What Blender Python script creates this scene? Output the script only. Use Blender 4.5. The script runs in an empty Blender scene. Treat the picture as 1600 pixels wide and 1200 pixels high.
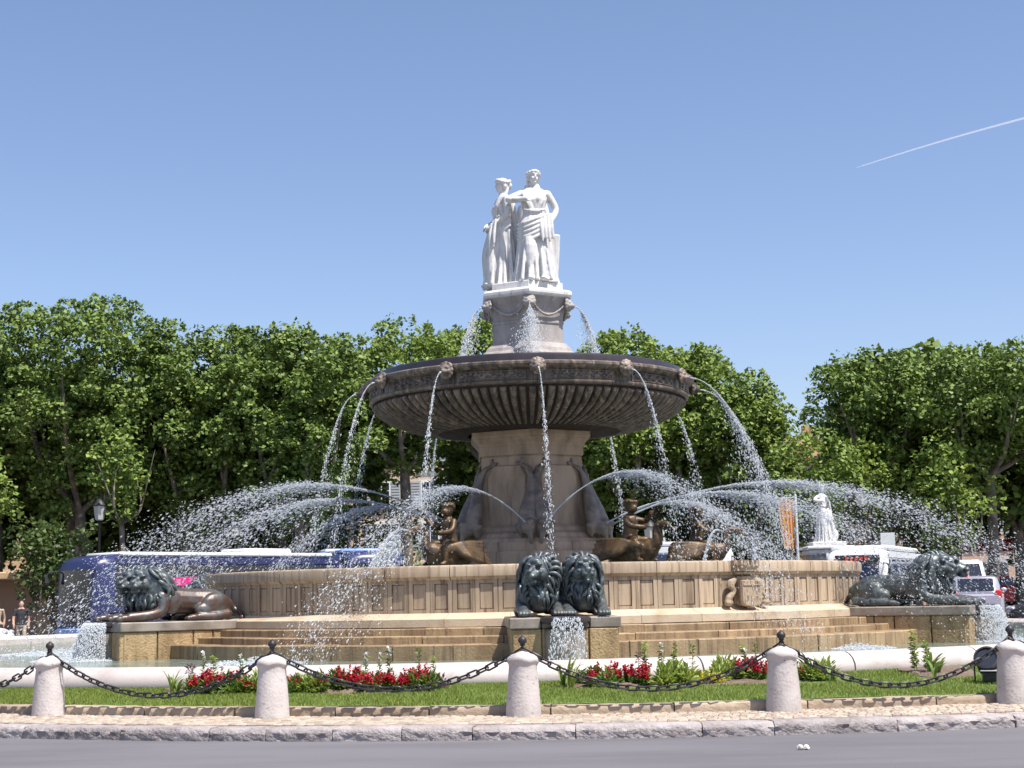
import bpy, bmesh, math, random
import numpy as np
from mathutils import Vector, Matrix, Quaternion

# ------------------------------------------------------------------ camera, sky, sun, exposure
S = bpy.context.scene
C = S.collection
random.seed(7)
RNG = np.random.default_rng(11)

def setup_camera():
    f = 2400.0 / 1600.0
    pitch = math.atan((929 - 600) / 2400.0); yaw = math.atan(26 / 2400.0); roll = 0.02
    fw = Vector((-math.sin(yaw) * math.cos(pitch), math.cos(yaw) * math.cos(pitch), math.sin(pitch)))
    rt = Vector((math.cos(yaw), math.sin(yaw), 0)); up = rt.cross(fw)
    c, s = math.cos(roll), math.sin(roll)
    r2 = rt * c - up * s; u2 = up * c + rt * s
    cd = bpy.data.cameras.new('camera'); cd.sensor_fit = 'HORIZONTAL'; cd.sensor_width = 36.0
    cd.lens = 36.0 * f; cd.clip_start = 0.1; cd.clip_end = 30000
    co = bpy.data.objects.new('camera', cd); C.objects.link(co)
    m = Matrix((r2, u2, -fw)).transposed().to_4x4(); m.translation = Vector((0, -37, 1.6))
    co.matrix_world = m
    S.camera = co
setup_camera()

SUN_AZ = math.radians(50)      # to the right of the direction fountain -> camera
SUN_EL = math.radians(63)
SUN_DIR = Vector((math.sin(SUN_AZ) * math.cos(SUN_EL), -math.cos(SUN_AZ) * math.cos(SUN_EL), math.sin(SUN_EL)))
W = bpy.data.worlds.new('World'); S.world = W; W.use_nodes = True
wn = W.node_tree.nodes; wl = W.node_tree.links
bg = wn['Background']; sky = wn.new('ShaderNodeTexSky'); sky.sky_type = 'NISHITA'; sky.sun_disc = False
sky.sun_elevation = SUN_EL
sky.sun_rotation = math.atan2(SUN_DIR.x, SUN_DIR.y)
sky.altitude = 200; sky.air_density = 1.0; sky.dust_density = 1.2; sky.ozone_density = 5.0
tint = wn.new('ShaderNodeMix'); tint.data_type = 'RGBA'; tint.blend_type = 'MULTIPLY'; tint.inputs[0].default_value = 1.0; tint.inputs[7].default_value = (1.09, 0.965, 0.95, 1)
wl.new(sky.outputs[0], tint.inputs[6]); wl.new(tint.outputs[2], bg.inputs[0]); bg.inputs[1].default_value = 0.125
sl = bpy.data.lights.new('sun', 'SUN'); sl.energy = 5.0; sl.angle = math.radians(0.53); sl.color = (1.0, 0.95, 0.87)
so = bpy.data.objects.new('sun', sl); C.objects.link(so)
so.rotation_euler = (-SUN_DIR).to_track_quat('-Z', 'Y').to_euler(); so.location = SUN_DIR * 60
S.view_settings.view_transform = 'Standard'; S.view_settings.look = 'None'
S.view_settings.exposure = 0.55; S.view_settings.gamma = 1.0
S.cycles.max_bounces = 6; S.cycles.diffuse_bounces = 2; S.cycles.glossy_bounces = 2
S.cycles.transmission_bounces = 3; S.cycles.transparent_max_bounces = 8
S.cycles.caustics_reflective = False; S.cycles.caustics_refractive = False
S.cycles.use_denoising = True; S.cycles.denoiser = 'OPENIMAGEDENOISE'; S.cycles.denoising_input_passes = 'RGB_ALBEDO_NORMAL'; S.cycles.denoising_prefilter = 'ACCURATE'

# ------------------------------------------------------------------ helpers
def V(*a): return Vector(a)
def pol(r, deg, z=0.0):
    a = math.radians(deg); return Vector((r * math.sin(a), -r * math.cos(a), z))

class MB:
    """collects vertices and faces of one mesh"""
    def __init__(s): s.v = []; s.f = []; s.mi = []; s.cur = 0
    def add(s, vs, fs):
        b = len(s.v); s.v += [tuple(p) for p in vs]
        for q in fs: s.f.append(tuple(b + i for i in q)); s.mi.append(s.cur)
    def box(s, c, sz, rot=None):
        hx, hy, hz = sz[0] / 2, sz[1] / 2, sz[2] / 2
        P = [Vector((x, y, z)) for z in (-hz, hz) for y in (-hy, hy) for x in (-hx, hx)]
        if rot is not None: P = [rot @ p for p in P]
        c = Vector(c)
        s.add([p + c for p in P], [(0, 2, 3, 1), (4, 5, 7, 6), (0, 1, 5, 4), (2, 6, 7, 3), (0, 4, 6, 2), (1, 3, 7, 5)])
        return s
    def bbox(s, c, sz, b=0.02, rot=None):
        """box with chamfered edges"""
        hx, hy, hz = sz[0] / 2, sz[1] / 2, sz[2] / 2
        bm = bmesh.new(); bmesh.ops.create_cube(bm, size=1)
        for q in bm.verts: q.co = Vector((q.co.x * hx * 2, q.co.y * hy * 2, q.co.z * hz * 2))
        bmesh.ops.bevel(bm, geom=bm.edges[:], offset=min(b, hx * .9, hy * .9, hz * .9), segments=1, affect='EDGES')
        c = Vector(c)
        bm.verts.index_update()
        s.add([(rot @ q.co if rot is not None else q.co) + c for q in bm.verts], [[w.index for w in f.verts] for f in bm.faces])
        bm.free(); return s
    def ell(s, c, r, rot=None, seg=14, rings=9):
        c = Vector(c); r = (r, r, r) if not hasattr(r, '__len__') else r
        P = [Vector((0, 0, -r[2]))]
        for i in range(1, rings):
            t = -math.pi / 2 + math.pi * i / rings
            for j in range(seg):
                a = 2 * math.pi * j / seg
                P.append(Vector((r[0] * math.cos(t) * math.cos(a), r[1] * math.cos(t) * math.sin(a), r[2] * math.sin(t))))
        P.append(Vector((0, 0, r[2])))
        if rot is not None: P = [rot @ p for p in P]
        F = [(0, 1 + (j + 1) % seg, 1 + j) for j in range(seg)]
        for i in range(rings - 2):
            for j in range(seg):
                a = 1 + i * seg + j; b = 1 + i * seg + (j + 1) % seg
                F.append((a, b, b + seg, a + seg))
        n = len(P) - 1; k = 1 + (rings - 2) * seg
        F += [(n, k + j, k + (j + 1) % seg) for j in range(seg)]
        s.add([p + c for p in P], F); return s
    def tube(s, pts, rad, seg=10, closed=False, flat=None, cap=True):
        """swept tube; rad number or list; flat=(axis, factor) squashes the section along an axis"""
        pts = [Vector(p) for p in pts]; n = len(pts)
        rad = [rad] * n if not hasattr(rad, '__len__') else rad
        P = []; prev = None
        for i, p in enumerate(pts):
            if closed: t = pts[(i + 1) % n] - pts[i - 1]
            else: t = pts[min(i + 1, n - 1)] - pts[max(i - 1, 0)]
            t.normalize()
            if prev is None:
                u = t.orthogonal().normalized()
                if flat is not None:
                    u = Vector(flat[0]); u = (u - t * u.dot(t)).normalized()
            else:
                u = prev - t * prev.dot(t)
                u = u.normalized() if u.length > 1e-6 else t.orthogonal().normalized()
            prev = u; w = t.cross(u)
            k = flat[1] if flat is not None else 1.0
            for j in range(seg):
                a = 2 * math.pi * j / seg
                P.append(p + (u * math.cos(a) * k + w * math.sin(a)) * rad[i])
        F = []
        m = n if closed else n - 1
        for i in range(m):
            for j in range(seg):
                a = i * seg + j; b = i * seg + (j + 1) % seg
                c2 = ((i + 1) % n) * seg + (j + 1) % seg; d = ((i + 1) % n) * seg + j
                F.append((a, b, c2, d))
        if not closed and cap:
            F.append(tuple(reversed(range(seg)))); F.append(tuple((n - 1) * seg + j for j in range(seg)))
        s.add(P, F); return s
    def limb(s, pts, rad, seg=10, sub=4, **k):
        """tube through a smooth curve, with round ends"""
        P, R = spline(pts, rad, sub)
        s.tube(P, R, seg, **k); s.ell(P[0], R[0], seg=10, rings=6); s.ell(P[-1], R[-1], seg=10, rings=6); return s
    def loft(s, rings, cap=True, closed=False):
        n = len(rings[0]); P = [p for r in rings for p in r]; F = []
        m = len(rings)
        for i in range(m if closed else m - 1):
            i2 = (i + 1) % m
            for j in range(n):
                F.append((i * n + j, i * n + (j + 1) % n, i2 * n + (j + 1) % n, i2 * n + j))
        if cap and not closed:
            F.append(tuple(reversed(range(n)))); F.append(tuple((m - 1) * n + j for j in range(n)))
        s.add(P, F); return s
    def lathe(s, prof, seg=64, c=(0, 0, 0), a0=0.0, a1=360.0, ngon=None, rot=0.0):
        """prof: list of (r, z) bottom to top; full turn"""
        c = Vector(c); full = abs(a1 - a0) >= 359.9
        n = seg if full else seg + 1
        P = []
        for (r, z) in prof:
            for j in range(n):
                P.append(c + pol(r, a0 + rot + (a1 - a0) * j / seg, z))
        F = []
        for i in range(len(prof) - 1):
            for j in range(seg):
                a = i * n + j; b = i * n + (j + 1) % n
                F.append((a, b, b + n, a + n))
        s.add(P, F); return s
    def arc(s, prof, a0, a1, n=3, c=(0, 0, 0), wob=None):
        """closed (r, z) outline swept along an arc, with end caps: a curved stone block"""
        c = Vector(c); m = len(prof); P = []
        for i in range(n + 1):
            a = a0 + (a1 - a0) * i / n
            for (r, z) in prof: P.append(c + pol(r, a, z))
        F = []
        for i in range(n):
            for j in range(m):
                a = i * m + j; b = i * m + (j + 1) % m
                F.append((a, a + m, b + m, b))
        F.append(tuple(range(m))); F.append(tuple(reversed([n * m + j for j in range(m)])))
        s.add(P, F); return s
    def mesh(s, name='mesh', smooth=None):
        me = bpy.data.meshes.new(name); me.from_pydata(s.v, [], s.f)
        if len(set(s.mi)) > 1: me.polygons.foreach_set('material_index', s.mi)
        fix_normals(me)
        if smooth is not None:
            me.shade_smooth()
            if smooth < 179: me.set_sharp_from_angle(angle=math.radians(smooth))
        me.update(); return me

def fix_normals(me):
    bm = bmesh.new(); bm.from_mesh(me)
    bmesh.ops.recalc_face_normals(bm, faces=bm.faces[:]); bm.to_mesh(me); bm.free()

def spline(pts, rad, sub=4):
    pts = [Vector(p) for p in pts]; n = len(pts)
    rad = [rad] * n if not hasattr(rad, '__len__') else list(rad)
    P = []; R = []
    for i in range(n - 1):
        p0 = pts[max(i - 1, 0)]; p1 = pts[i]; p2 = pts[i + 1]; p3 = pts[min(i + 2, n - 1)]
        for k in range(sub):
            t = k / sub
            P.append(0.5 * ((2 * p1) + (p2 - p0) * t + (2 * p0 - 5 * p1 + 4 * p2 - p3) * t * t + (-p0 + 3 * p1 - 3 * p2 + p3) * t ** 3))
            R.append(rad[i] * (1 - t) + rad[i + 1] * t)
    P.append(pts[-1]); R.append(rad[-1]); return P, R

def np_mesh(name, verts, faces, smooth=False, mi=None):
    """fast mesh from numpy arrays; faces (M, k)"""
    me = bpy.data.meshes.new(name); M, k = faces.shape
    me.vertices.add(len(verts)); me.vertices.foreach_set('co', np.ascontiguousarray(verts, np.float32).ravel())
    me.loops.add(M * k); me.loops.foreach_set('vertex_index', np.ascontiguousarray(faces, np.int32).ravel())
    me.polygons.add(M); me.polygons.foreach_set('loop_start', np.arange(0, M * k, k, dtype=np.int32))
    try: me.polygons.foreach_set('loop_total', np.full(M, k, np.int32))
    except Exception: pass
    if mi is not None: me.polygons.foreach_set('material_index', np.asarray(mi, np.int32))
    me.update(calc_edges=True); me.validate()
    if smooth: me.shade_smooth()
    return me

def ob(name, geo, mat=None, parent=None, smooth=None, loc=None, rz=None):
    me = geo.mesh(name, smooth) if isinstance(geo, MB) else geo
    if mat is not None and len(me.materials) == 0:
        for m in (mat if isinstance(mat, (list, tuple)) else [mat]): me.materials.append(m)
    o = bpy.data.objects.new(name, me); C.objects.link(o)
    if parent is not None: o.parent = parent
    if loc is not None: o.location = loc
    if rz is not None: o.rotation_euler = (0, 0, rz)
    return o
def tag(o, label=None, cat=None, group=None, kind=None):
    if label: o['label'] = label
    if cat: o['category'] = cat
    if group: o['group'] = group
    if kind: o['kind'] = kind
    return o
def thing(name, label, cat, loc=(0, 0, 0), rz=0.0, group=None):
    o = bpy.data.objects.new(name, None); C.objects.link(o); o.empty_display_size = 0.3
    o.location = loc; o.rotation_euler = (0, 0, rz)
    return tag(o, label, cat, group)
def part(name, parent):
    o = bpy.data.objects.new(name, None); C.objects.link(o); o.parent = parent; o.empty_display_size = 0.1; return o
def copy_tree(o, parent=None, label=None, group=None, loc=None, rz=None, sc=None):
    c = o.copy(); C.objects.link(c); c.parent = parent
    if label: c['label'] = label
    if group: c['group'] = group
    if loc is not None: c.location = loc
    if rz is not None: c.rotation_euler = (0, 0, rz)
    if sc is not None: c.scale = (sc, sc, sc)
    for ch in KIDS.get(o.name, None) or [x for x in o.children]: copy_tree(ch, c)
    return c
KIDS = {}

def remesh(mb, voxel, smooth=2, name='sculpt'):
    """joins overlapping closed shapes into one continuous surface"""
    me = bpy.data.meshes.new('tmp'); me.from_pydata(mb.v, [], mb.f); fix_normals(me)
    o = bpy.data.objects.new('tmp', me); C.objects.link(o)
    m = o.modifiers.new('r', 'REMESH'); m.mode = 'VOXEL'; m.voxel_size = voxel
    if smooth:
        k = o.modifiers.new('s', 'SMOOTH'); k.factor = 0.5; k.iterations = smooth
    dg = bpy.context.evaluated_depsgraph_get(); ev = o.evaluated_get(dg)
    out = bpy.data.meshes.new_from_object(ev); out.name = name
    bpy.data.objects.remove(o); bpy.data.meshes.remove(me)
    out.materials.clear(); out.shade_smooth()
    return out

# ------------------------------------------------------------------ materials
def nodes(name):
    m = bpy.data.materials.new(name); m.use_nodes = True
    nt = m.node_tree; return m, nt, nt.nodes, nt.links, nt.nodes['Principled BSDF']
def rgb(c): return (c[0], c[1], c[2], 1.0)
def M(name, base, rough=0.6, var=None, scale=3.0, stretch=(1, 1, 1), lo=0.35, hi=0.65, var2=None, scale2=20.0, lo2=0.5, hi2=0.7,
      stretch2=(1, 1, 1), bump=0.0, bscale=40.0, objvar=0.0, metal=0.0, spec=0.5, bdist=0.02, island=0.0, detail=6.0):
    """stone, metal, paint: two layers of world-space noise between real surface colours, and fine relief"""
    m, nt, N, L, P = nodes(name)
    P.inputs['Base Color'].default_value = rgb(base); P.inputs['Roughness'].default_value = rough
    P.inputs['Metallic'].default_value = metal; P.inputs['Specular IOR Level'].default_value = spec
    g = N.new('ShaderNodeNewGeometry'); col = None
    def layer(prev, c2, sc, st, lo, hi):
        mp = N.new('ShaderNodeMapping'); mp.inputs['Scale'].default_value = st; L.new(g.outputs['Position'], mp.inputs[0])
        n = N.new('ShaderNodeTexNoise'); n.inputs['Scale'].default_value = sc; n.inputs['Detail'].default_value = detail
        n.inputs['Roughness'].default_value = 0.6
        L.new(mp.outputs[0], n.inputs['Vector'])
        r = N.new('ShaderNodeMapRange'); r.inputs[1].default_value = lo; r.inputs[2].default_value = hi; L.new(n.outputs[0], r.inputs[0])
        x = N.new('ShaderNodeMix'); x.data_type = 'RGBA'; L.new(r.outputs[0], x.inputs[0])
        if prev is None: x.inputs[6].default_value = rgb(base)
        else: L.new(prev, x.inputs[6])
        x.inputs[7].default_value = rgb(c2); return x.outputs[2]
    if var is not None: col = layer(col, var, scale, stretch, lo, hi)
    if var2 is not None: col = layer(col, var2, scale2, stretch2, lo2, hi2)
    if objvar or island:
        h = N.new('ShaderNodeHueSaturation')
        if objvar: src = N.new('ShaderNodeObjectInfo').outputs['Random']; k = objvar
        else: src = g.outputs['Random Per Island']; k = island
        r = N.new('ShaderNodeMapRange'); r.inputs[3].default_value = 1 - k; r.inputs[4].default_value = 1 + k
        L.new(src, r.inputs[0]); L.new(r.outputs[0], h.inputs['Value'])
        if col is None: h.inputs['Color'].default_value = rgb(base)
        else: L.new(col, h.inputs['Color'])
        col = h.outputs[0]
    if col is not None: L.new(col, P.inputs['Base Color'])
    if bump:
        n = N.new('ShaderNodeTexNoise'); n.inputs['Scale'].default_value = bscale; n.inputs['Detail'].default_value = 5
        L.new(g.outputs['Position'], n.inputs['Vector'])
        b = N.new('ShaderNodeBump'); b.inputs['Strength'].default_value = bump; b.inputs['Distance'].default_value = bdist
        L.new(n.outputs[0], b.inputs['Height']); L.new(b.outputs[0], P.inputs['Normal'])
    return m
def leaf_mat(name, a, b, rough=0.45, trans=0.25):
    m, nt, N, L, P = nodes(name)
    g = N.new('ShaderNodeNewGeometry')
    r = N.new('ShaderNodeValToRGB'); r.color_ramp.elements[0].color = rgb(a); r.color_ramp.elements[1].color = rgb(b)
    L.new(g.outputs['Random Per Island'], r.inputs[0]); L.new(r.outputs[0], P.inputs['Base Color'])
    P.inputs['Roughness'].default_value = rough; P.inputs['Specular IOR Level'].default_value = 0.4
    t = N.new('ShaderNodeBsdfTranslucent'); x = N.new('ShaderNodeMixShader'); x.inputs[0].default_value = trans
    h = N.new('ShaderNodeHueSaturation'); h.inputs['Value'].default_value = 1.5; h.inputs['Hue'].default_value = 0.48
    L.new(r.outputs[0], h.inputs['Color']); L.new(h.outputs[0], t.inputs[0])
    L.new(P.outputs[0], x.inputs[1]); L.new(t.outputs[0], x.inputs[2]); L.new(x.outputs[0], N['Material Output'].inputs[0])
    return m

MT = {}
MT['marble'] = M('white_marble', (0.64, 0.63, 0.62), 0.6, var=(0.50, 0.49, 0.49), scale=3, lo=.5, hi=.75, var2=(.33, .32, .315), scale2=4, lo2=.53, hi2=.74, stretch2=(3, 3, .5), bump=.05, bscale=60)
MT['upper_stone'] = M('upper_pedestal_stone', (0.37, 0.34, 0.32), 0.7, var=(0.25, 0.225, 0.215), scale=2.2, stretch=(2, 2, .7), var2=(0.48, 0.46, 0.44), scale2=5, lo2=.56, hi2=.75, bump=.25, bscale=25)
MT['bowl_stone'] = M('bowl_stone', (0.165, 0.128, 0.10), 0.5, var=(0.06, 0.048, 0.042), scale=2.0, stretch=(3, 3, 1), lo=.4, hi=.6, var2=(0.36, 0.275, 0.205), scale2=5, lo2=.52, hi2=.72, stretch2=(2, 2, .5), bump=.35, bscale=18, objvar=.3)
MT['bowl_joint'] = M('bowl_joint_stone', (0.04, 0.032, 0.028), 0.9, var=(0.07, 0.052, 0.042), scale=3, spec=.15)
MT['wet_dark'] = M('wet_dark_stone', (0.05, 0.04, 0.045), 0.3, var=(0.03, 0.025, 0.026), scale=3, bump=.2)
MT['column_stone'] = M('column_stone', (0.42, 0.305, 0.215), 0.65, var=(0.24, 0.17, 0.12), scale=1.6, stretch=(2, 2, .5), lo=.42, hi=.68, var2=(0.20, 0.13, 0.08), scale2=2.5, lo2=.6, hi2=.8, stretch2=(3, 3, .35), bump=.25, bscale=20)
MT['dolphin_stone'] = M('carved_dolphin_stone', (0.25, 0.195, 0.15), 0.45, var=(0.13, 0.105, 0.088), scale=3.5, lo=.4, hi=.6, var2=(0.30, 0.2, 0.12), scale2=4, lo2=.6, hi2=.75, bump=.3, bscale=25)
MT['wall_stone'] = M('basin_wall_stone', (0.43, 0.335, 0.235), 0.7, var=(0.31, 0.23, 0.155), scale=1.3, stretch=(2.5, 2.5, .6), lo=.42, hi=.68, var2=(0.15, 0.095, 0.06), scale2=2.2, lo2=.49, hi2=.70, stretch2=(5, 5, .22), bump=.2, bscale=50, objvar=.15)
MT['joint'] = M('dark_joint_stone', (0.09, 0.07, 0.05), 0.9, var=(0.05, 0.04, 0.03), scale=5)  # dark core stone that shows in the open joints between blocks
MT['step_stone'] = M('step_stone', (0.37, 0.265, 0.15), 0.6, var=(0.23, 0.15, 0.08), scale=1.1, stretch=(2, 2, .8), lo=.4, hi=.66, var2=(0.10, 0.066, 0.04), scale2=2.6, lo2=.5, hi2=.72, stretch2=(5, 5, .3), bump=.4, bscale=22, objvar=.16)
MT['ledge_stone'] = M('ledge_stone', (0.54, 0.44, 0.32), 0.6, var=(0.38, 0.28, 0.18), scale=2.0, lo=.45, hi=.7, bump=.3, bscale=30, objvar=.06)
MT['pedestal_stone'] = M('lion_pedestal_stone', (0.40, 0.28, 0.145), 0.55, var=(0.25, 0.16, 0.075), scale=2.0, stretch=(2, 2, .6), lo=.42, hi=.65, var2=(0.12, 0.08, 0.045), scale2=14, lo2=.56, hi2=.7, bump=.6, bscale=26, objvar=.12, bdist=.03)
MT['slab_stone'] = M('lion_slab_stone', (0.30, 0.26, 0.22), 0.45, var=(0.17, 0.14, 0.11), scale=2.2, lo=.4, hi=.65, bump=.25, objvar=.1)
MT['rim_stone'] = M('pool_rim_stone', (0.52, 0.46, 0.435), 0.65, var=(0.40, 0.345, 0.32), scale=1.6, lo=.48, hi=.75, var2=(0.34, 0.27, 0.23), scale2=5, lo2=.56, hi2=.8, stretch2=(1, 1, 2), bump=.15, bscale=40, objvar=.05)
MT['bollard_stone'] = M('bollard_stone', (0.56, 0.51, 0.485), 0.75, var=(0.42, 0.375, 0.35), scale=3, lo=.45, hi=.75, var2=(0.26, 0.22, 0.2), scale2=14, lo2=.60, hi2=.72, bump=.35, bscale=30, bdist=.02, objvar=.05)
MT['kerb_stone'] = M('kerb_stone', (0.38, 0.34, 0.33), 0.8, var=(0.25, 0.215, 0.21), scale=3.5, lo=.4, hi=.62, var2=(0.46, 0.42, 0.41), scale2=7, lo2=.57, hi2=.75, bump=.8, bscale=24, bdist=.03, objvar=.12)
MT['border_stone'] = M('lawn_border_stone', (0.42, 0.33, 0.24), 0.8, var=(0.27, 0.2, 0.14), scale=2.5, lo=.4, hi=.65, bump=.6, bscale=26, objvar=.10)
MT['cobble'] = M('cobble_stone', (0.46, 0.37, 0.28), 0.75, var=(0.34, 0.28, 0.23), scale=6, bump=.5, bscale=60, island=.25)
MT['cobble_one'] = M('single_cobble_stone', (0.46, 0.37, 0.28), 0.75, var=(0.34, 0.28, 0.23), scale=6, bump=.5, bscale=60, objvar=.25)
MT['mortar'] = M('sandy_mortar', (0.29, 0.25, 0.21), 0.95, var=(0.19, 0.16, 0.13), scale=9, bump=.4)
MT['asphalt'] = M('asphalt', (0.15, 0.142, 0.152), 0.85, var=(0.112, 0.106, 0.114), scale=.45, stretch=(.5, 2.2, 1), lo=.42, hi=.66, var2=(0.19, 0.185, 0.195), scale2=160, lo2=.55, hi2=.75, bump=.6, bscale=220, bdist=.006)
MT['paving'] = M('paving', (0.27, 0.25, 0.23), 0.85, var=(0.2, 0.185, 0.17), scale=.5, var2=(.33, .31, .29), scale2=6)
MT['soil'] = M('soil', (0.17, 0.115, 0.08), 0.95, var=(0.24, 0.18, 0.13), scale=6, var2=(0.09, 0.06, 0.045), scale2=22, bump=1.0, bscale=35, bdist=.05)
MT['turf'] = M('turf', (0.095, 0.15, 0.025), 0.9, var=(0.10, 0.15, 0.03), scale=2.0, bump=.6, bscale=60)
MT['bronze'] = M('dark_patinated_bronze', (0.060, 0.068, 0.068), 0.46, var=(0.13, 0.155, 0.155), scale=7, lo=.45, hi=.68, var2=(0.10, 0.06, 0.04), scale2=3, lo2=.56, hi2=.75, bump=.1, bscale=26, metal=.25, spec=.7)
MT['bronze_mane'] = M('grey_green_bronze', (0.055, 0.065, 0.070), 0.42, var=(0.17, 0.205, 0.215), scale=9, lo=.46, hi=.66, bump=.12, bscale=30, metal=.2, spec=.7)
MT['bronze_brown'] = M('brown_bronze', (0.082, 0.048, 0.036), 0.40, var=(0.075, 0.045, 0.035), scale=4, lo=.4, hi=.6, var2=(0.10, 0.115, 0.115), scale2=5, lo2=.47, hi2=.66, bump=.1, bscale=26, metal=.25, spec=.7)
MT['bronze_gold'] = M('golden_brown_bronze', (0.10, 0.056, 0.02), 0.5, var=(0.04, 0.024, 0.012), scale=5, lo=.42, hi=.62, var2=(0.16, 0.12, 0.05), scale2=8, lo2=.6, hi2=.75, bump=.12, bscale=30, metal=.3, spec=.6)
MT['iron'] = M('black_iron', (0.022, 0.022, 0.028), 0.5, var=(0.05, 0.045, 0.045), scale=30, metal=.3)
MT['white_paint'] = M('white_paint', (0.78, 0.79, 0.80), 0.3, spec=.5)
MT['blue_paint'] = M('blue_paint', (0.028, 0.034, 0.105), 0.3)
MT['pale_blue'] = M('pale_blue_paint', (0.28, 0.42, 0.72), 0.3)
MT['magenta'] = M('magenta_paint', (0.60, 0.02, 0.20), 0.35)
MT['silver'] = M('silver_paint', (0.48, 0.46, 0.56), 0.25, metal=.35)
MT['red_paint'] = M('red_paint', (0.62, 0.035, 0.03), 0.4)
MT['dark_paint'] = M('dark_paint', (0.03, 0.032, 0.04), 0.35)
MT['glass'] = M('dark_vehicle_glass', (0.012, 0.016, 0.028), 0.06, spec=.8)
MT['glass_blue'] = M('blue_tinted_glass', (0.02, 0.035, 0.09), 0.08, spec=.8)
MT['rubber'] = M('rubber', (0.02, 0.02, 0.02), 0.8)
MT['ochre'] = M('ochre_render', (0.56, 0.38, 0.21), 0.85, var=(0.50, 0.335, 0.19), scale=.35, var2=(.6, .43, .26), scale2=2)
MT['cream'] = M('cream_render', (0.66, 0.53, 0.38), 0.85, var=(0.58, 0.46, 0.33), scale=.35)
MT['pink'] = M('pink_render', (0.55, 0.37, 0.27), 0.85, var=(0.48, 0.33, 0.24), scale=.4)
MT['roof'] = M('roof_tile', (0.36, 0.17, 0.10), 0.85, var=(0.25, 0.12, 0.08), scale=2, bump=.5)
MT['shutter'] = M('grey_shutter', (0.42, 0.44, 0.44), 0.6)
MT['win_glass'] = M('window_glass', (0.03, 0.035, 0.045), 0.1, spec=.7)
MT['bark'] = M('plane_tree_bark', (0.20, 0.17, 0.13), 0.9, var=(0.11, 0.09, 0.07), scale=2.2, lo=.42, hi=.58, var2=(0.32, 0.28, 0.21), scale2=4, lo2=.58, hi2=.68, bump=.5, bscale=12)
MT['leaf_a'] = leaf_mat('plane_leaf', (0.058, 0.108, 0.015), (0.20, 0.28, 0.058), .58, .12)
MT['leaf_b'] = leaf_mat('plane_leaf_bright', (0.078, 0.138, 0.018), (0.235, 0.315, 0.06), .58, .16)
MT['leaf_c'] = leaf_mat('shrub_leaf', (0.045, 0.085, 0.018), (0.11, 0.16, 0.045))
MT['grass'] = leaf_mat('grass_blade', (0.15, 0.22, 0.035), (0.27, 0.32, 0.07), .6, .2)
MT['plant_green'] = leaf_mat('plant_leaf', (0.07, 0.14, 0.02), (0.17, 0.26, 0.05), .45, .25)
MT['plant_pale'] = leaf_mat('pale_plant_leaf', (0.20, 0.30, 0.06), (0.36, 0.42, 0.10), .45, .25)
MT['plant_dark'] = leaf_mat('purple_plant_leaf', (0.06, 0.02, 0.05), (0.13, 0.05, 0.10), .45, .15)
MT['petal_red'] = leaf_mat('red_petal', (0.30, 0.010, 0.02), (0.60, 0.035, 0.04), .5, .2)
MT['petal_yellow'] = leaf_mat('yellow_petal', (0.55, 0.45, 0.02), (0.80, 0.70, 0.12), .5, .2)
MT['petal_white'] = leaf_mat('white_petal', (0.7, 0.68, 0.66), (0.85, 0.84, 0.8), .5, .2)
MT['skin'] = M('skin', (0.50, 0.30, 0.22), 0.6)
MT['hair'] = M('hair', (0.04, 0.025, 0.018), 0.6)
# ------------------------------------------------------------------ ground, road, pool water
def sheet(name, mb, mat, **k): return tag(ob(name, mb, mat), kind='structure')
KC = V(1.3, 0.3, 0)          # centre of kerb, bollards and lawn edge
RC = V(-1.75, 0.2, 0)        # centre of the outer pool rim
mb = MB(); mb.add([(-900, -300, -.02), (900, -300, -.02), (900, 1500, -.02), (-900, 1500, -.02)], [(0, 1, 2, 3)])
sheet('ground', mb, MT['paving'])
mb = MB(); mb.lathe([(19.6, 0), (45, 0.0)], 160, (KC.x, KC.y, 0))
sheet('road', mb, MT['asphalt'])
# pool floor + island the fountain stands on
mb = MB(); mb.lathe([(.01, .05), (18.6, .05)], 96, (KC.x, KC.y, 0)); sheet('island', mb, MT['mortar'])

def water_mat(name, base, rough=.06, foam=.0, bscale=2.2, bump=.35):
    m, nt, N, L, P = nodes(name)
    g = N.new('ShaderNodeNewGeometry')
    P.inputs['Roughness'].default_value = rough; P.inputs['IOR'].default_value = 1.33
    n = N.new('ShaderNodeTexNoise'); n.inputs['Scale'].default_value = bscale; n.inputs['Detail'].default_value = 4
    n2 = N.new('ShaderNodeTexNoise'); n2.inputs['Scale'].default_value = bscale * 4.5; n2.inputs['Detail'].default_value = 3
    L.new(g.outputs['Position'], n.inputs['Vector']); L.new(g.outputs['Position'], n2.inputs['Vector'])
    a = N.new('ShaderNodeMath'); a.operation = 'ADD'; L.new(n.outputs[0], a.inputs[0]); L.new(n2.outputs[0], a.inputs[1])
    b = N.new('ShaderNodeBump'); b.inputs['Strength'].default_value = bump; b.inputs['Distance'].default_value = .12
    L.new(a.outputs[0], b.inputs['Height']); L.new(b.outputs[0], P.inputs['Normal'])
    f = N.new('ShaderNodeTexNoise'); f.inputs['Scale'].default_value = 1.3; f.inputs['Detail'].default_value = 9; f.inputs['Roughness'].default_value = .7
    L.new(g.outputs['Position'], f.inputs['Vector'])
    r = N.new('ShaderNodeMapRange'); r.inputs[1].default_value = .62 - foam; r.inputs[2].default_value = .80 - foam; L.new(f.outputs[0], r.inputs[0])
    x = N.new('ShaderNodeMix'); x.data_type = 'RGBA'; x.inputs[6].default_value = rgb(base); x.inputs[7].default_value = (.62, .66, .64, 1)
    L.new(r.outputs[0], x.inputs[0]); L.new(x.outputs[2], P.inputs['Base Color'])
    return m
MT['pool'] = water_mat('pool_water', (.17, .21, .17), foam=.06)
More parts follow.
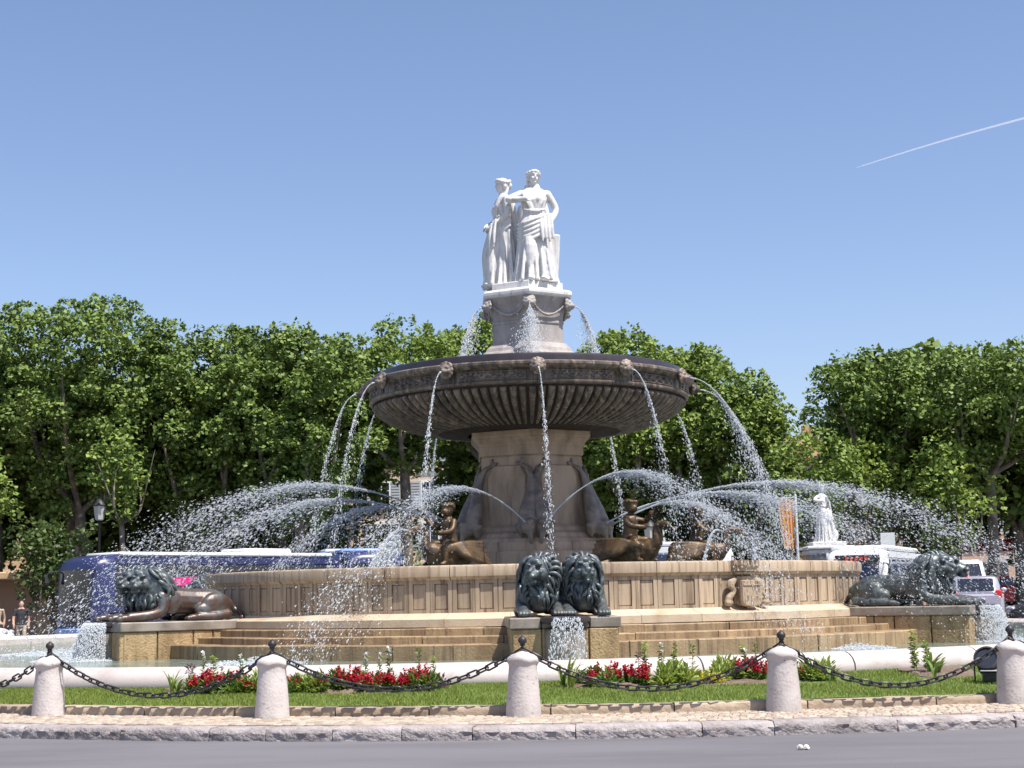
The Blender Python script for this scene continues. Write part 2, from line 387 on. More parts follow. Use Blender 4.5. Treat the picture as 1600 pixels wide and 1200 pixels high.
MT['basin_water'] = water_mat('basin_water', (.10, .12, .11), foam=.1)
mb = MB(); mb.lathe([(.01, .46), (15.6, .46)], 96, (RC.x, RC.y, 0)); sheet('pool_water', mb, MT['pool'])
mb = MB(); mb.lathe([(.01, 2.04), (7.3, 2.04)], 96); sheet('basin_water', mb, MT['basin_water'])
mb = MB(); mb.lathe([(.01, 6.62), (3.62, 6.62)], 64); sheet('bowl_water', mb, MT['basin_water'])

# lawn: gently rising from its stone border to the pool rim
def border_r(a): return 17.95
def lawn_pt(a, t):
    """a: degrees about KC, t 0..1 from border to rim"""
    p0 = KC + pol(18.26, a, .262)
    d = Vector((p0.x - RC.x, p0.y - RC.y, 0)); d.normalize()
    p1 = Vector((RC.x, RC.y, 0)) + d * 16.0; p1.z = .40
    q = p0.lerp(p1, t); q.z = .262 + .138 * t ** .8 + .012 * math.sin(p0.x * 2.1 + t * 5) ; return q
mb = MB(); na, ntt = 150, 8; A0, A1 = -75, 75
P = [lawn_pt(A0 + (A1 - A0) * i / na, j / ntt) for i in range(na + 1) for j in range(ntt + 1)]
F = [(i * (ntt + 1) + j, (i + 1) * (ntt + 1) + j, (i + 1) * (ntt + 1) + j + 1, i * (ntt + 1) + j + 1) for i in range(na) for j in range(ntt)]
mb.add(P, F); sheet('lawn', mb, MT['turf'])

# ------------------------------------------------------------------ fountain
FT = thing('fountain', 'tall round stone fountain with fluted bowl on a six-sided column', 'fountain')
def rot_copies(parent, name, me, mat, n, start, step, skip=None):
    for i in range(n):
        if skip and skip(start + i * step): continue
        ob(name, me, mat, parent, rz=math.radians(start + i * step))

# inner basin: core, panelled wall, moulded rim in blocks
BW = part('basin_wall', FT)
mb = MB(); mb.lathe([(7.2, 1.9), (7.2, .3), (7.55, .3), (7.55, 2.12), (7.2, 2.12), (7.2, 1.9)], 128); ob('wall_core', mb, MT['joint'], BW, 40)
NW = 108; st = 360 / NW
mb = MB(); g = .035                                      # plain frame stile + recessed panel
a = st / 2 - g
mb.arc([(7.5, 1.27), (7.612, 1.27), (7.612, 1.90), (7.5, 1.90)], -a, -a + .62, 1)
mb.arc([(7.5, 1.27), (7.612, 1.27), (7.612, 1.90), (7.5, 1.90)], a - .62, a, 1)
mb.arc([(7.5, 1.271), (7.606, 1.271), (7.606, 1.34), (7.5, 1.34)], -a + .62, a - .62, 1)
mb.arc([(7.5, 1.83), (7.606, 1.83), (7.606, 1.899), (7.5, 1.899)], -a + .62, a - .62, 1)
mb.arc([(7.5, 1.34), (7.575, 1.34), (7.590, 1.36), (7.590, 1.81), (7.575, 1.83), (7.5, 1.83)], -a + .72, a - .72, 1)
pan = mb.mesh('panel'); pan.materials.append(MT['wall_stone'])
rot_copies(BW, 'panel', pan, None, NW, 0, st)
RM = part('basin_rim', FT); NR = 36; rs = 360 / NR
mb = MB(); mb.arc([(7.25, 1.9), (7.625, 1.9), (7.635, 1.925), (7.66, 1.95), (7.675, 1.965), (7.68, 2.13), (7.665, 2.165), (7.63, 2.18), (7.25, 2.18)], -rs / 2 + .06, rs / 2 - .06, 6)
me = mb.mesh('stone_block', 35); me.materials.append(MT['wall_stone']); rot_copies(RM, 'stone_block', me, None, NR, 3.1, rs)
LG = part('ledge', FT); NL = 40; ls = 360 / NL
mb = MB(); mb.arc([(7.4, 1.1), (7.4, 1.275), (7.63, 1.275), (7.66, 1.25), (7.72, 1.225), (7.85, 1.20), (7.95, 1.18), (7.975, 1.165), (7.975, 1.02), (7.4, 1.02)], -ls / 2 + .03, ls / 2 - .03, 5)
me = mb.mesh('stone_block', 30); me.materials.append(MT['ledge_stone']); rot_copies(LG, 'stone_block', me, None, NL, 1.3, ls)
SP = part('steps', FT)
mb = MB(); mb.lathe([(9.2, .3), (9.2, .70), (8.6, .70), (8.6, .84), (8.15, .84), (8.15, .98), (7.5, .98)], 128); ob('step_core', mb, MT['joint'], SP, 30)
rnd = random.Random(5)
for (r, z0, z1, rin) in ((8.30, .86, 1.005, 7.7), (8.76, .72, .865, 8.1), (9.34, .30, .735, 8.6)):
    a = rnd.uniform(0, 5)
    a_end = a + 360
    while a < a_end - .5:
        w = rnd.uniform(6.5, 12.0) * 8.8 / r
        if a_end - a - w < 4: w = a_end - a
        dr = rnd.uniform(-.012, .012); dz = rnd.uniform(-.008, .008); zt = z1 + dz; c = rnd.uniform(.008, .02)
        mb = MB(); n = max(3, int(w / 1.6))
        mb.arc([(rin, z0), (r + dr, z0), (r + dr, zt - c), (r + dr - c, zt), (rin, zt)], a + .05, a + w - .05, n)
        ob('stone_block', mb, MT['step_stone'], SP); a += w

# coat of arms on the wall
CA = part('coat_of_arms', FT); CA.location = pol(7.62, 33, 0); CA.rotation_euler = (0, 0, math.radians(33)); CA.scale = (1.15, 1.15, 1.0)
def shield_outline(w, h):
    pts = []
    for t in range(9): pts.append((-w / 2, -h * .28 + h * .62 * (8 - t) / 8 - h * .0))
    pts += [(-w * .48, -h * .36), (-w * .34, -h * .44), (-w * .12, -h * .47), (0, -h * .53), (w * .12, -h * .47), (w * .34, -h * .44), (w * .48, -h * .36)]
    for t in range(9): pts.append((w / 2, -h * .28 + h * .62 * t / 8))
    return pts
mb = MB(); o = shield_outline(.48, .64)
mb.loft([[V(x, -.02, z + 1.575) for x, z in o], [V(x, -.20, z + 1.575) for x, z in o], [V(x * .9, -.235, z * .93 + 1.575) for x, z in o]])
ob('shield', mb, MT['wall_stone'], CA, 30)
mb = MB(); mb.box((0, -.235, 1.70), (.40, .03, .025)); mb.box((0, -.235, 1.65), (.012, .02, .06)); ob('shield_band', mb, MT['wall_stone'], CA)
mb = MB()
for (z, w, h, d) in ((1.80, .40, .13, .12), (1.93, .46, .05, .17), (2.0, .52, .07, .2), (2.06, .58, .05, .22)):
    ring = lambda z_, s_: [V(math.sin(t) * w / 2 * s_, -.02 - math.cos(t) * d * s_ if math.cos(t) > 0 else -.0, z_) for t in [2 * math.pi * i / 20 for i in range(20)]]
    mb.loft([ring(z - h / 2, 1.0), ring(z + h / 2, 1.04)])
for i in range(7):
    t = -75 + 25 * i; mb.box((math.sin(math.radians(t)) * .27, -.02 - math.cos(math.radians(t)) * .21, 2.13), (.07, .06, .10), Matrix.Rotation(math.radians(t), 3, 'Z'))
ob('crown', mb, MT['wall_stone'], CA, 30)
for sx in (-1, 1):
    mb = MB(); mb.limb([(sx * .24, -.06, 1.80), (sx * .34, -.08, 1.68), (sx * .30, -.10, 1.58), (sx * .40, -.08, 1.45), (sx * .46, -.07, 1.34)], [.05, .06, .045, .07, .03], seg=8)
    mb.ell((sx * .41, -.09, 1.36), (.09, .06, .07)); mb.limb([(sx * .24, -.06, 1.8), (sx * .36, -.07, 1.76), (sx * .40, -.07, 1.66)], [.04, .05, .03], seg=8)
    ob('ribbon', remesh(mb, .018, 1), MT['wall_stone'], CA)

# column base and shaft (six-sided, one corner towards 3 degrees)
HX = 3.0
def hexa(mb, prof, rot=HX, c=(0, 0, 0), fine=None): mb.lathe(prof, 6, c, rot=rot); return mb
BS = part('column_base', FT)
for (R, z0, z1) in ((2.22, 1.9, 2.25), (2.10, 2.25, 2.58), (1.98, 2.58, 2.80)):
    for k in range(6):                                     # two stones to a side
        for h in range(2):
            a = pol(R, HX + 60 * k); b = pol(R, HX + 60 * (k + 1)); m = a.lerp(b, .5)
            p, q = (a, m) if h == 0 else (m, b)
            dv = (q - p).normalized() * .006
            if h == 0: q = q - dv
            else: p = p + dv
            i0, i1 = p * .72, q * .72
            mb = MB(); ch = .025
            mb.loft([[V(*(x.xy), z0) for x in (i0, i1, q, p)], [V(*(x.xy), z1 - ch) for x in (i0, i1, q, p)], [V(*(x.xy), z1) for x in (i0, i1, q * (1 - ch / R), p * (1 - ch / R))]])
            ob('stone_block', mb, MT['column_stone'], BS)
mb = MB(); hexa(mb, [(1.90, 2.75), (1.88, 2.86), (1.80, 2.92), (1.76, 3.0), (1.64, 3.06), (1.60, 3.14), (1.52, 3.2), (.1, 3.2)]); ob('base_moulding', mb, MT['column_stone'], FT)
mb = MB(); hexa(mb, [(1.46, 3.1), (1.42, 3.6), (1.385, 4.2), (1.37, 4.80)]); ob('column_shaft', mb, MT['column_stone'], FT)
mb = MB(); hexa(mb, [(1.345, 4.75), (1.345, 4.83), (1.40, 4.835), (1.42, 4.86), (1.42, 5.05), (1.44, 5.07), (1.46, 5.12), (1.54, 5.2), (1.57, 5.24), (1.60, 5.25), (1.62, 5.3), (1.62, 5.40), (1.55, 5.44), (.1, 5.46)])
ob('column_capital', mb, MT['column_stone'], FT)
# raised panel on each face of the column
mb = MB()
w = 1.37 * .38; d = 1.40 * math.cos(math.radians(30))
mb.loft([[V(x * w, -d - .0, 3.3 + z) for x, z in ((-1, 0), (1, 0), (1, 1.05), (.7, 1.3), (-.7, 1.3), (-1, 1.05))], [V(x * w * .93, -d - .035, 3.3 + z * .97 + .02) for x, z in ((-1, 0), (1, 0), (1, 1.05), (.7, 1.3), (-.7, 1.3), (-1, 1.05))]])
me = mb.mesh('face_panel'); me.materials.append(MT['column_stone']); rot_copies(FT, 'face_panel', me, None, 6, HX + 30, 60)

# carved dolphins, two at each corner, heads down, tails up against the shaft
def dolphin():
    mb = MB()
    pts = [(0.30, -1.22, 4.60), (.13, -1.40, 4.50), (.06, -1.53, 4.2), (.10, -1.66, 3.85), (.17, -1.80, 3.5), (.19, -1.93, 3.22), (.16, -2.10, 3.12)]
    P, R = spline(pts, [.03, .07, .11, .17, .235, .26, .20], 4)
    mb.tube(P, R, 12); mb.ell(P[-1], .2)
    mb.ell((.18, -1.98, 3.16), (.23, .25, .22))
    mb.ell((.16, -2.2, 3.10), (.15, .14, .12)); mb.ell((.16, -2.24, 3.24), (.12, .13, .06))          # jaws
    mb.ell((.16, -2.30, 3.20), (.075, .09, .06)); mb.ell((.16, -2.20, 2.98), (.10, .12, .09)); mb.limb([(.16, -2.2, 3.0), (.14, -2.28, 2.86), (.13, -2.24, 2.76)], [.1, .07, .05], seg=8)
    for sx in (-1, 1): mb.ell((.16 + sx * .15, -2.06, 3.28), .055)                                     # eyes
    for sx in (-1, 1): mb.ell((.18 + sx * .24, -1.86, 3.05), (.05, .14, .20), Matrix.Rotation(.5 * sx, 3, 'Y'))
    mb.ell((.33, -1.20, 4.62), (.16, .05, .05), Matrix.Rotation(-.4, 3, 'Y')); mb.ell((.27, -1.22, 4.70), (.05, .05, .10), Matrix.Rotation(.5, 3, 'Y'))
    for t in range(5): mb.ell(Vector(P[6 + t * 3]) + V(0, -R[6 + t * 3] * .9, 0), (.03, .06, .07))      # ridge along the back
    return mb
dm = dolphin(); dm.v = [(x * .9, -1.30 + (y + 1.30) * .74 if y < -1.30 else y, z) for x, y, z in dm.v]; d1 = remesh(dm, .03, 2, 'dolphin')
for p in (0,):
    dm2 = MB(); dm2.v = [(-x, y, z) for x, y, z in dm.v]; dm2.f = dm.f; dm2.mi = dm.mi
d2 = remesh(dm2, .03, 2, 'dolphin'); d1.materials.append(MT['dolphin_stone']); d2.materials.append(MT['dolphin_stone'])
for k in range(6):
    ob('dolphin', d1, None, FT, rz=math.radians(HX + 60 * k)); ob('dolphin', d2, None, FT, rz=math.radians(HX + 60 * k))

# bowl
BO = part('bowl', FT)
prof = [(1.5, 5.40), (1.7, 5.41), (2.2, 5.455), (2.6, 5.53), (2.95, 5.64), (3.25, 5.77), (3.5, 5.92), (3.66, 6.05), (3.72, 6.13)]
mb = MB(); mb.lathe(prof + [(3.78, 6.14), (3.80, 6.17), (3.3, 6.2)], 128); ob('bowl_shell', mb, MT['bowl_joint'], BO, 40)
NF = 108; fs = 360 / NF
def gadroon():
    mb = MB(); PP, _ = spline([(0, -r, z) for r, z in prof[2:]] , 1.0, 3); rings = []
    n = len(PP)
    for i, p in enumerate(PP):
        r = -p.y; t = i / (n - 1)
        hw = math.radians(fs / 2) * r * (.5 + .31 * min(1, t * 1.3)); hgt = .012 + .085 * min(1, t * 1.6) * (1 if i < n - 1 else .35)
        tn = (PP[min(i + 1, n - 1)] - PP[max(i - 1, 0)]).normalized(); nn = V(1, 0, 0).cross(tn); nn = nn if nn.z < 0 else -nn
        rings.append([p + V(hw, 0, 0) - nn * .02, p + V(hw * .85, 0, 0) + nn * hgt * .55, p + V(hw * .4, 0, 0) + nn * hgt, p + V(-hw * .4, 0, 0) + nn * hgt, p + V(-hw * .85, 0, 0) + nn * hgt * .55, p + V(-hw, 0, 0) - nn * .02])
    mb.loft(rings); return mb
me = gadroon().mesh('flute', 60); me.materials.append(MT['bowl_stone']); rot_copies(BO, 'flute', me, None, NF, 3 + fs / 2, fs)
# moulded frieze in twelve lengths between the masks
mb = MB()
fr = [(3.3, 6.15), (3.78, 6.15), (3.84, 6.17), (3.86, 6.2), (3.86, 6.23), (3.83, 6.25), (3.83, 6.47), (3.87, 6.49), (3.93, 6.51), (3.97, 6.54), (4.0, 6.58), (4.0, 6.63), (3.95, 6.66), (3.3, 6.66)]
mb.arc(fr, -15 + .08, 15 - .08, 12)
me = mb.mesh('frieze_block', 35); me.materials.append(MT['bowl_stone']); rot_copies(BO, 'frieze_block', me, None, 12, 18, 30)
def relief():
    mb = MB(); r_ = random.Random(3)
    mb.arc([(3.8, 6.27), (3.855, 6.275), (3.855, 6.29), (3.8, 6.29)], -11, 11, 10); mb.arc([(3.8, 6.44), (3.855, 6.44), (3.855, 6.455), (3.8, 6.455)], -11, 11, 10)
    for s in (-1, 1): mb.arc([(3.8, 6.27), (3.855, 6.27), (3.855, 6.455), (3.8, 6.455)], s * 11 - .25, s * 11 + .25, 1)
    for i in range(26):
        a = -10.3 + 20.6 * i / 25
        mb.ell(pol(3.84, a, 6.36 + .045 * math.sin(i * 1.3)), (.07 * r_.uniform(.6, 1), .03, .04 * r_.uniform(.7, 1.3)), Matrix.Rotation(math.radians(a), 3, 'Z') @ Matrix.Rotation(r_.uniform(-.8, .8), 3, 'Y'), 8, 5)
    return mb
me = relief().mesh('carved_relief', 50); me.materials.append(MT['bowl_stone']); rot_copies(BO, 'carved_relief', me, None, 12, 18, 30)
def mask(s=1.0):
    mb = MB()
    mb.ell((0, -.02, 0), (.15, .13, .16)); mb.ell((0, -.14, -.05), (.085, .09, .07)); mb.ell((0, -.2, -.02), (.035, .04, .035)); mb.ell((0, -.13, -.12), (.06, .06, .035))
    for sx in (-1, 1): mb.ell((sx * .06, -.12, .05), (.045, .03, .025)); mb.ell((sx * .12, -.02, .12), (.04, .03, .045)); mb.ell((sx * .09, -.09, -.04), (.05, .05, .06))
    for i in range(12):
        t = 2 * math.pi * i / 12; mb.ell((math.cos(t) * .15, -.03, math.sin(t) * .16), (.05, .05, .05))
    mb.v = [(x * s, y * s, z * s) for x, y, z in mb.v]; return mb
mk = remesh(mask(.98), .018, 1, 'lion_mask'); mk.materials.append(MT['bowl_stone'])
for k in range(12):
    o = ob('lion_mask', mk, None, BO, rz=math.radians(3 + 30 * k), loc=pol(3.96, 3 + 30 * k, 6.52))
mb = MB(); mb.lathe([(3.5, 6.5), (3.73, 6.6), (3.735, 6.8), (3.72, 6.845), (3.68, 6.86), (3.6, 6.85), (3.58, 6.5)], 128); ob('overflow_ring', mb, MT['wet_dark'], BO, 35)

# upper pedestal
mb = MB(); hexa(mb, [(1.5, 6.4), (1.5, 6.95), (1.42, 7.0), (1.30, 7.05), (1.30, 7.28), (1.26, 7.32), (1.2, 7.36), (1.16, 7.44), (1.08, 7.50), (1.04, 7.56), (.96, 7.58), (.3, 7.58)]); ob('upper_base', mb, MT['upper_stone'], FT)
mb = MB(); hexa(mb, [(.97, 7.56), (.96, 8.02), (.99, 8.05), (.99, 8.09), (.965, 8.12), (.98, 8.25), (1.01, 8.38), (1.06, 8.5), (1.12, 8.6), (1.15, 8.64), (1.17, 8.68), (.3, 8.69)]); ob('upper_shaft', mb, MT['upper_stone'], FT)
mb = MB(); hexa(mb, [(.3, 8.66), (1.17, 8.665), (1.21, 8.69), (1.23, 8.73), (1.23, 8.79), (1.20, 8.83), (1.12, 8.86), (.3, 8.87)]); ob('upper_cornice', mb, MT['marble'], FT)
mb = MB(); hexa(mb, [(.3, 8.84), (.985, 8.845), (.985, 9.03), (.97, 9.05), (.1, 9.051)]); ob('statue_plinth', mb, MT['marble'], FT)
um = remesh(mask(.85), .018, 1, 'corner_mask'); um.materials.append(MT['upper_stone'])
for k in range(6): ob('corner_mask', um, None, FT, rz=math.radians(HX + 60 * k), loc=pol(1.10, HX + 60 * k, 8.50))
def swag():
    mb = MB(); pts = []
    for i in range(13):
        t = i / 12 * 2 - 1; z = 8.50 - .27 * (1 - t * t); r = .86 + (z - 8.1) * .27
        pts.append((t * .46, -r - .01, z))
    mb.tube(pts, [.018 + .022 * (1 - abs(i / 6 - 1)) for i in range(13)], 8)
    for i in range(11): mb.ell(Vector(pts[i + 1]) + V(0, -.02, 0), (.026, .02, .03), seg=8, rings=5)
    return mb
sw = remesh(swag(), .02, 1, 'swag'); sw.materials.append(MT['upper_stone'])
for k in range(6): ob('swag', sw, None, FT, rz=math.radians(HX + 30 + 60 * k))
# ------------------------------------------------------------------ lion pedestals (part of the fountain)
def lion_pedestal(phi):
    p = part('lion_pedestal', FT); p.rotation_euler = (0, 0, math.radians(phi))
    mb = MB(); mb.box((0, -8.85, .62), (1.74, 2.6, .70)); ob('pedestal_core', mb, MT['joint'], p)
    hw = .92
    for sx in (-1, 1):                                     # side stones
        y = -7.9
        for L in (.50, .42, .75, .70):
            mb = MB(); mb.bbox((sx * (hw - .06), y - L / 2, .645), (.14, L - .02, .72), .015); ob('stone_block', mb, MT['pedestal_stone'], p); y -= L
    for (x, w) in ((-.66, .50), (.66, .50)):
        mb = MB(); mb.bbox((x, -10.26, .645), (w, .16, .72), .018); ob('stone_block', mb, MT['pedestal_stone'], p)
    mb = MB(); mb.bbox((0, -10.23, .645), (.80, .16, .718), .01); ob('stone_block', mb, MT['pedestal_stone'], p)
    mb = MB()                                              # half-round spout pier
    mb.lathe([(.36, .30), (.36, .98), (.34, 1.0), (.05, 1.0)], 20, (0, -10.30, 0)); ob('spout_pier', mb, MT['slab_stone'], p, 40)
    for (x0, x1) in ((-.97, -.42), (-.41, .41), (.42, .97)):
        L = 2.66 if abs(x0) > .5 else 2.62
        mb = MB(); mb.bbox(((x0 + x1) / 2, -7.72 - L / 2, 1.105), (x1 - x0 - .008, L, .19), .02); ob('slab', mb, MT['slab_stone'], p)
    mb = MB(); mb.lathe([(.05, 1.10), (.40, 1.10), (.43, 1.13), (.43, 1.19), (.40, 1.215), (.05, 1.22)], 24, (0, -10.32, 0)); ob('spout_lip', mb, MT['wet_dark'], p, 40)
    return p
PAIRS = (3, -57, 63, -117, 123)
for ph in PAIRS: lion_pedestal(ph)

# ------------------------------------------------------------------ bronze lions
def lion_meshes(turn, nod=0.0):
    b = MB(); X = Matrix.Rotation
    b.limb([(0, 1.05, .30), (0, .75, .40), (0, .35, .42), (0, -.1, .44), (0, -.45, .46)], [.22, .29, .28, .30, .33], 14)
    b.ell((0, -.48, .46), (.34, .34, .40))
    for s in (-1, 1):
        b.ell((s * .24, .78, .31), (.15, .36, .29), X(.15 * s, 3, 'Z')); b.ell((s * .28, .50, .22), (.13, .22, .17))
        b.limb([(s * .30, 1.02, .13), (s * .36, .70, .09), (s * .37, .36, .085)], [.11, .10, .08], 8)
        b.ell((s * .37, .25, .075), (.10, .15, .075))
        for t in range(3): b.ell((s * .37 + (t - 1) * .06, .13, .06), (.035, .07, .05))
        b.limb([(s * .27, -.42, .52), (s * .34, -.42, .27), (s * .35, -.62, .15), (s * .33, -1.10, .105)], [.16, .135, .115, .10], 10)
        b.ell((s * .33, -1.20, .09), (.125, .17, .085))
        for t in range(4): b.ell((s * .33 + (t - 1.5) * .062, -1.33, .065), (.038, .085, .062))
        b.ell((s * .25, -.2, .40), (.10, .22, .25))                                  # shoulder muscle
    b.limb([(0, 1.10, .36), (.12, 1.30, .20), (.30, 1.36, .07), (.42, 1.30, .05)], [.06, .055, .05, .06], 8)
    R = X(turn, 3, 'Z') @ X(nod, 3, 'X'); hc = V(0, -.72, .86); q = 1.2
    def h(x, y, z): return hc + R @ V(x * q, y * q, z * q)
    def he(c, r, rot=None): b.ell(h(*c), tuple(k * q for k in r), R @ rot if rot is not None else R)
    he((0, 0, .02), (.175, .20, .19)); he((0, -.20, -.06), (.10, .17, .085)); he((0, -.12, -.02), (.12, .16, .12))
    he((0, -.20, .05), (.048, .16, .045), X(.28, 3, 'X')); he((0, -.365, .005), (.058, .04, .036)); he((0, -.26, -.165), (.075, .10, .045))
    for s in (-1, 1):
        he((s * .052, -.325, -.07), (.056, .065, .05)); he((s * .088, -.175, .10), (.065, .055, .028), X(-.35 * s, 3, 'Y'))
        he((s * .085, -.155, .05), (.03, .03, .02)); he((s * .12, -.09, -.06), (.075, .12, .10)); he((s * .115, -.16, -.01), (.05, .06, .04))
    he((0, -.12, .15), (.10, .08, .06))
    body = remesh(b, .018, 2, 'body')
    n = len(body.vertices); co = np.empty(n * 3); body.vertices.foreach_get('co', co); co = co.reshape(-1, 3)      # carve eye sockets, mouth and nostril lines
    hcn = np.array(hc)
    for sx in (-1, 1):
        e = np.array(h(sx * .082, -.205, .058)); d = np.linalg.norm(co - e, axis=1); w_ = np.exp(-(d / (.042 * q)) ** 2); co += (hcn - e) / np.linalg.norm(hcn - e) * w_[:, None] * .045
        for k in range(7):
            e = np.array(h(sx * (.012 + .017 * k), -.385 + .005 * k * k, -.118 + .004 * k)); d = np.linalg.norm(co - e, axis=1); w_ = np.exp(-(d / (.02 * q)) ** 2); co += (hcn - e) / np.linalg.norm(hcn - e) * w_[:, None] * .02
    body.vertices.foreach_set('co', co.ravel()); body.update()
    m = MB(); rr = random.Random(4)
    zs = [.12, .22, .36, .52, .68, .84, .98, 1.08, 1.14]; rs_ = [.17, .25, .31, .35, .36, .345, .30, .215, .10]; ys = [-.55, -.52, -.49, -.45, -.44, -.48, -.54, -.58, -.60]
    def surf(a_, z):                                       # a_ = 0 faces forward
        r = float(np.interp(z, zs, rs_)); y = float(np.interp(z, zs, ys)); return V(math.sin(a_) * r, y - math.cos(a_) * r * .92, z)
    m.loft([[surf(2 * math.pi * j / 24, z) for j in range(24)] for z in zs])
    def face(a_, z):                                       # the opening for the face
        return abs((a_ - turn + math.pi) % (2 * math.pi) - math.pi) < .80 and .64 < z < 1.06
    def flow(a0, z0, L, r, da, out):
        pts = []; N_ = 7
        for k in range(N_):
            t_ = k / (N_ - 1); a_ = a0 + da * t_ + .10 * math.sin(t_ * 5 + a0 * 7); z = z0 - L * t_ + .05 * math.sin(t_ * 3.1)
            p = surf(a_, max(z, .09)); c_ = V(0, float(np.interp(z, zs, ys)), z); o_ = (p - c_).normalized(); pts.append(p + o_ * (.012 + out * math.sin(t_ * math.pi) + .03 * t_ * t_))
        P_, R_ = spline(pts, [r * .55, r, r * 1.1, r * 1.05, r * .9, r * .6, r * .12], 2); m.tube(P_, R_, 6)
    for row, (z0, L, n_) in enumerate(((1.13, .26, 16), (1.07, .32, 20), (.98, .36, 22), (.87, .38, 22), (.74, .36, 22), (.62, .34, 20), (.50, .30, 18), (.40, .24, 14))):
        for i in range(n_):
            a_ = 2 * math.pi * (i + .5 * (row % 2)) / n_ - math.pi + rr.uniform(-.06, .06); z = z0 + rr.uniform(-.04, .04)
            rel = (a_ - turn + math.pi) % (2 * math.pi) - math.pi
            if face(a_, z) : continue
            if face(a_, z - L * .5) and z > 1.0: a_ += .5 * (1 if rel > 0 else -1)
            flow(a_, z, L * rr.uniform(.8, 1.25), rr.uniform(.030, .045), rr.uniform(-.12, .12) + .22 * (1 if rel > 0 else -1), rr.uniform(.02, .05))
    for k in range(13):                                    # fringe framing the face
        t_ = -2.3 + 4.6 * k / 12; p0 = h(math.sin(t_) * .165, .02, math.cos(t_) * .18 + .02); d = R @ V(math.sin(t_) * .16, .12, math.cos(t_) * .09 + .02)
        P_, R_ = spline([p0, p0 + d * .7, p0 + d * 1.2 + V(0, 0, -.06), p0 + d * 1.3 + V(0, 0, -.17)], [.03, .045, .04, .008], 3); m.tube(P_, R_, 6)
    for sx in (-1, 1): m.ell(h(sx * .165, .03, .165), (.06, .04, .065), R)
    mane = m.mesh('mane', 80)
    return body, mane
LB = [lion_meshes(-.55, .06), lion_meshes(.15, .0), lion_meshes(.70, .05)]
for k in range(3): LB[k][1].materials.append(MT['bronze_mane'])
bodies = {}
for k in range(3):
    for key in ('bronze', 'bronze_brown'):
        me = LB[k][0].copy(); me.materials.append(MT[key]); me.materials.append(MT['bronze_mane']); bodies[(k, key)] = me
        n = len(me.polygons); c_ = np.empty(n * 3); me.polygons.foreach_get('center', c_); c_ = c_.reshape(-1, 3); me.polygons.foreach_set('material_index', ((c_[:, 1] < -.42) & (c_[:, 2] > .40)).astype(np.int32)); me.update()
LIONLAB = {3: ('dark bronze lion above the front spout with head turned aside', 'dark bronze lion above the front spout looking straight ahead'),
           -57: ('brown bronze lion with grey mane lying full length in front of the blue bus', 'bronze lion half hidden behind the brown lion with grey mane'),
           63: ('dark bronze lion half hidden behind the lion lying before the white van', 'dark grey bronze lion lying full length in front of the white van'),
           -117: ('bronze lion on the far side of the basin whose mane shows past the wall', 'bronze lion on the far side of the basin near the blue bus'),
           123: ('bronze lion behind the basin wall by the white minibus', 'bronze lion behind the basin wall beside the white van')}
for ph in PAIRS:
    key = 'bronze_brown' if ph in (-57, -117) else 'bronze'
    for k in range(2):
        off = -.39 if k == 0 else .39; v_ = 2 if ph in (-57, -117) else k
        a = math.radians(ph); pos = pol(8.98, ph, 1.2) + V(math.cos(a), math.sin(a), 0) * off
        t = thing('lion_statue', LIONLAB[ph][k], 'lion statue', pos, a, 'bronze lions round the fountain')
        t.scale = (.9, .98, .94); ob('body', bodies[(v_, key)], None, t); ob('mane', LB[v_][1], None, t)

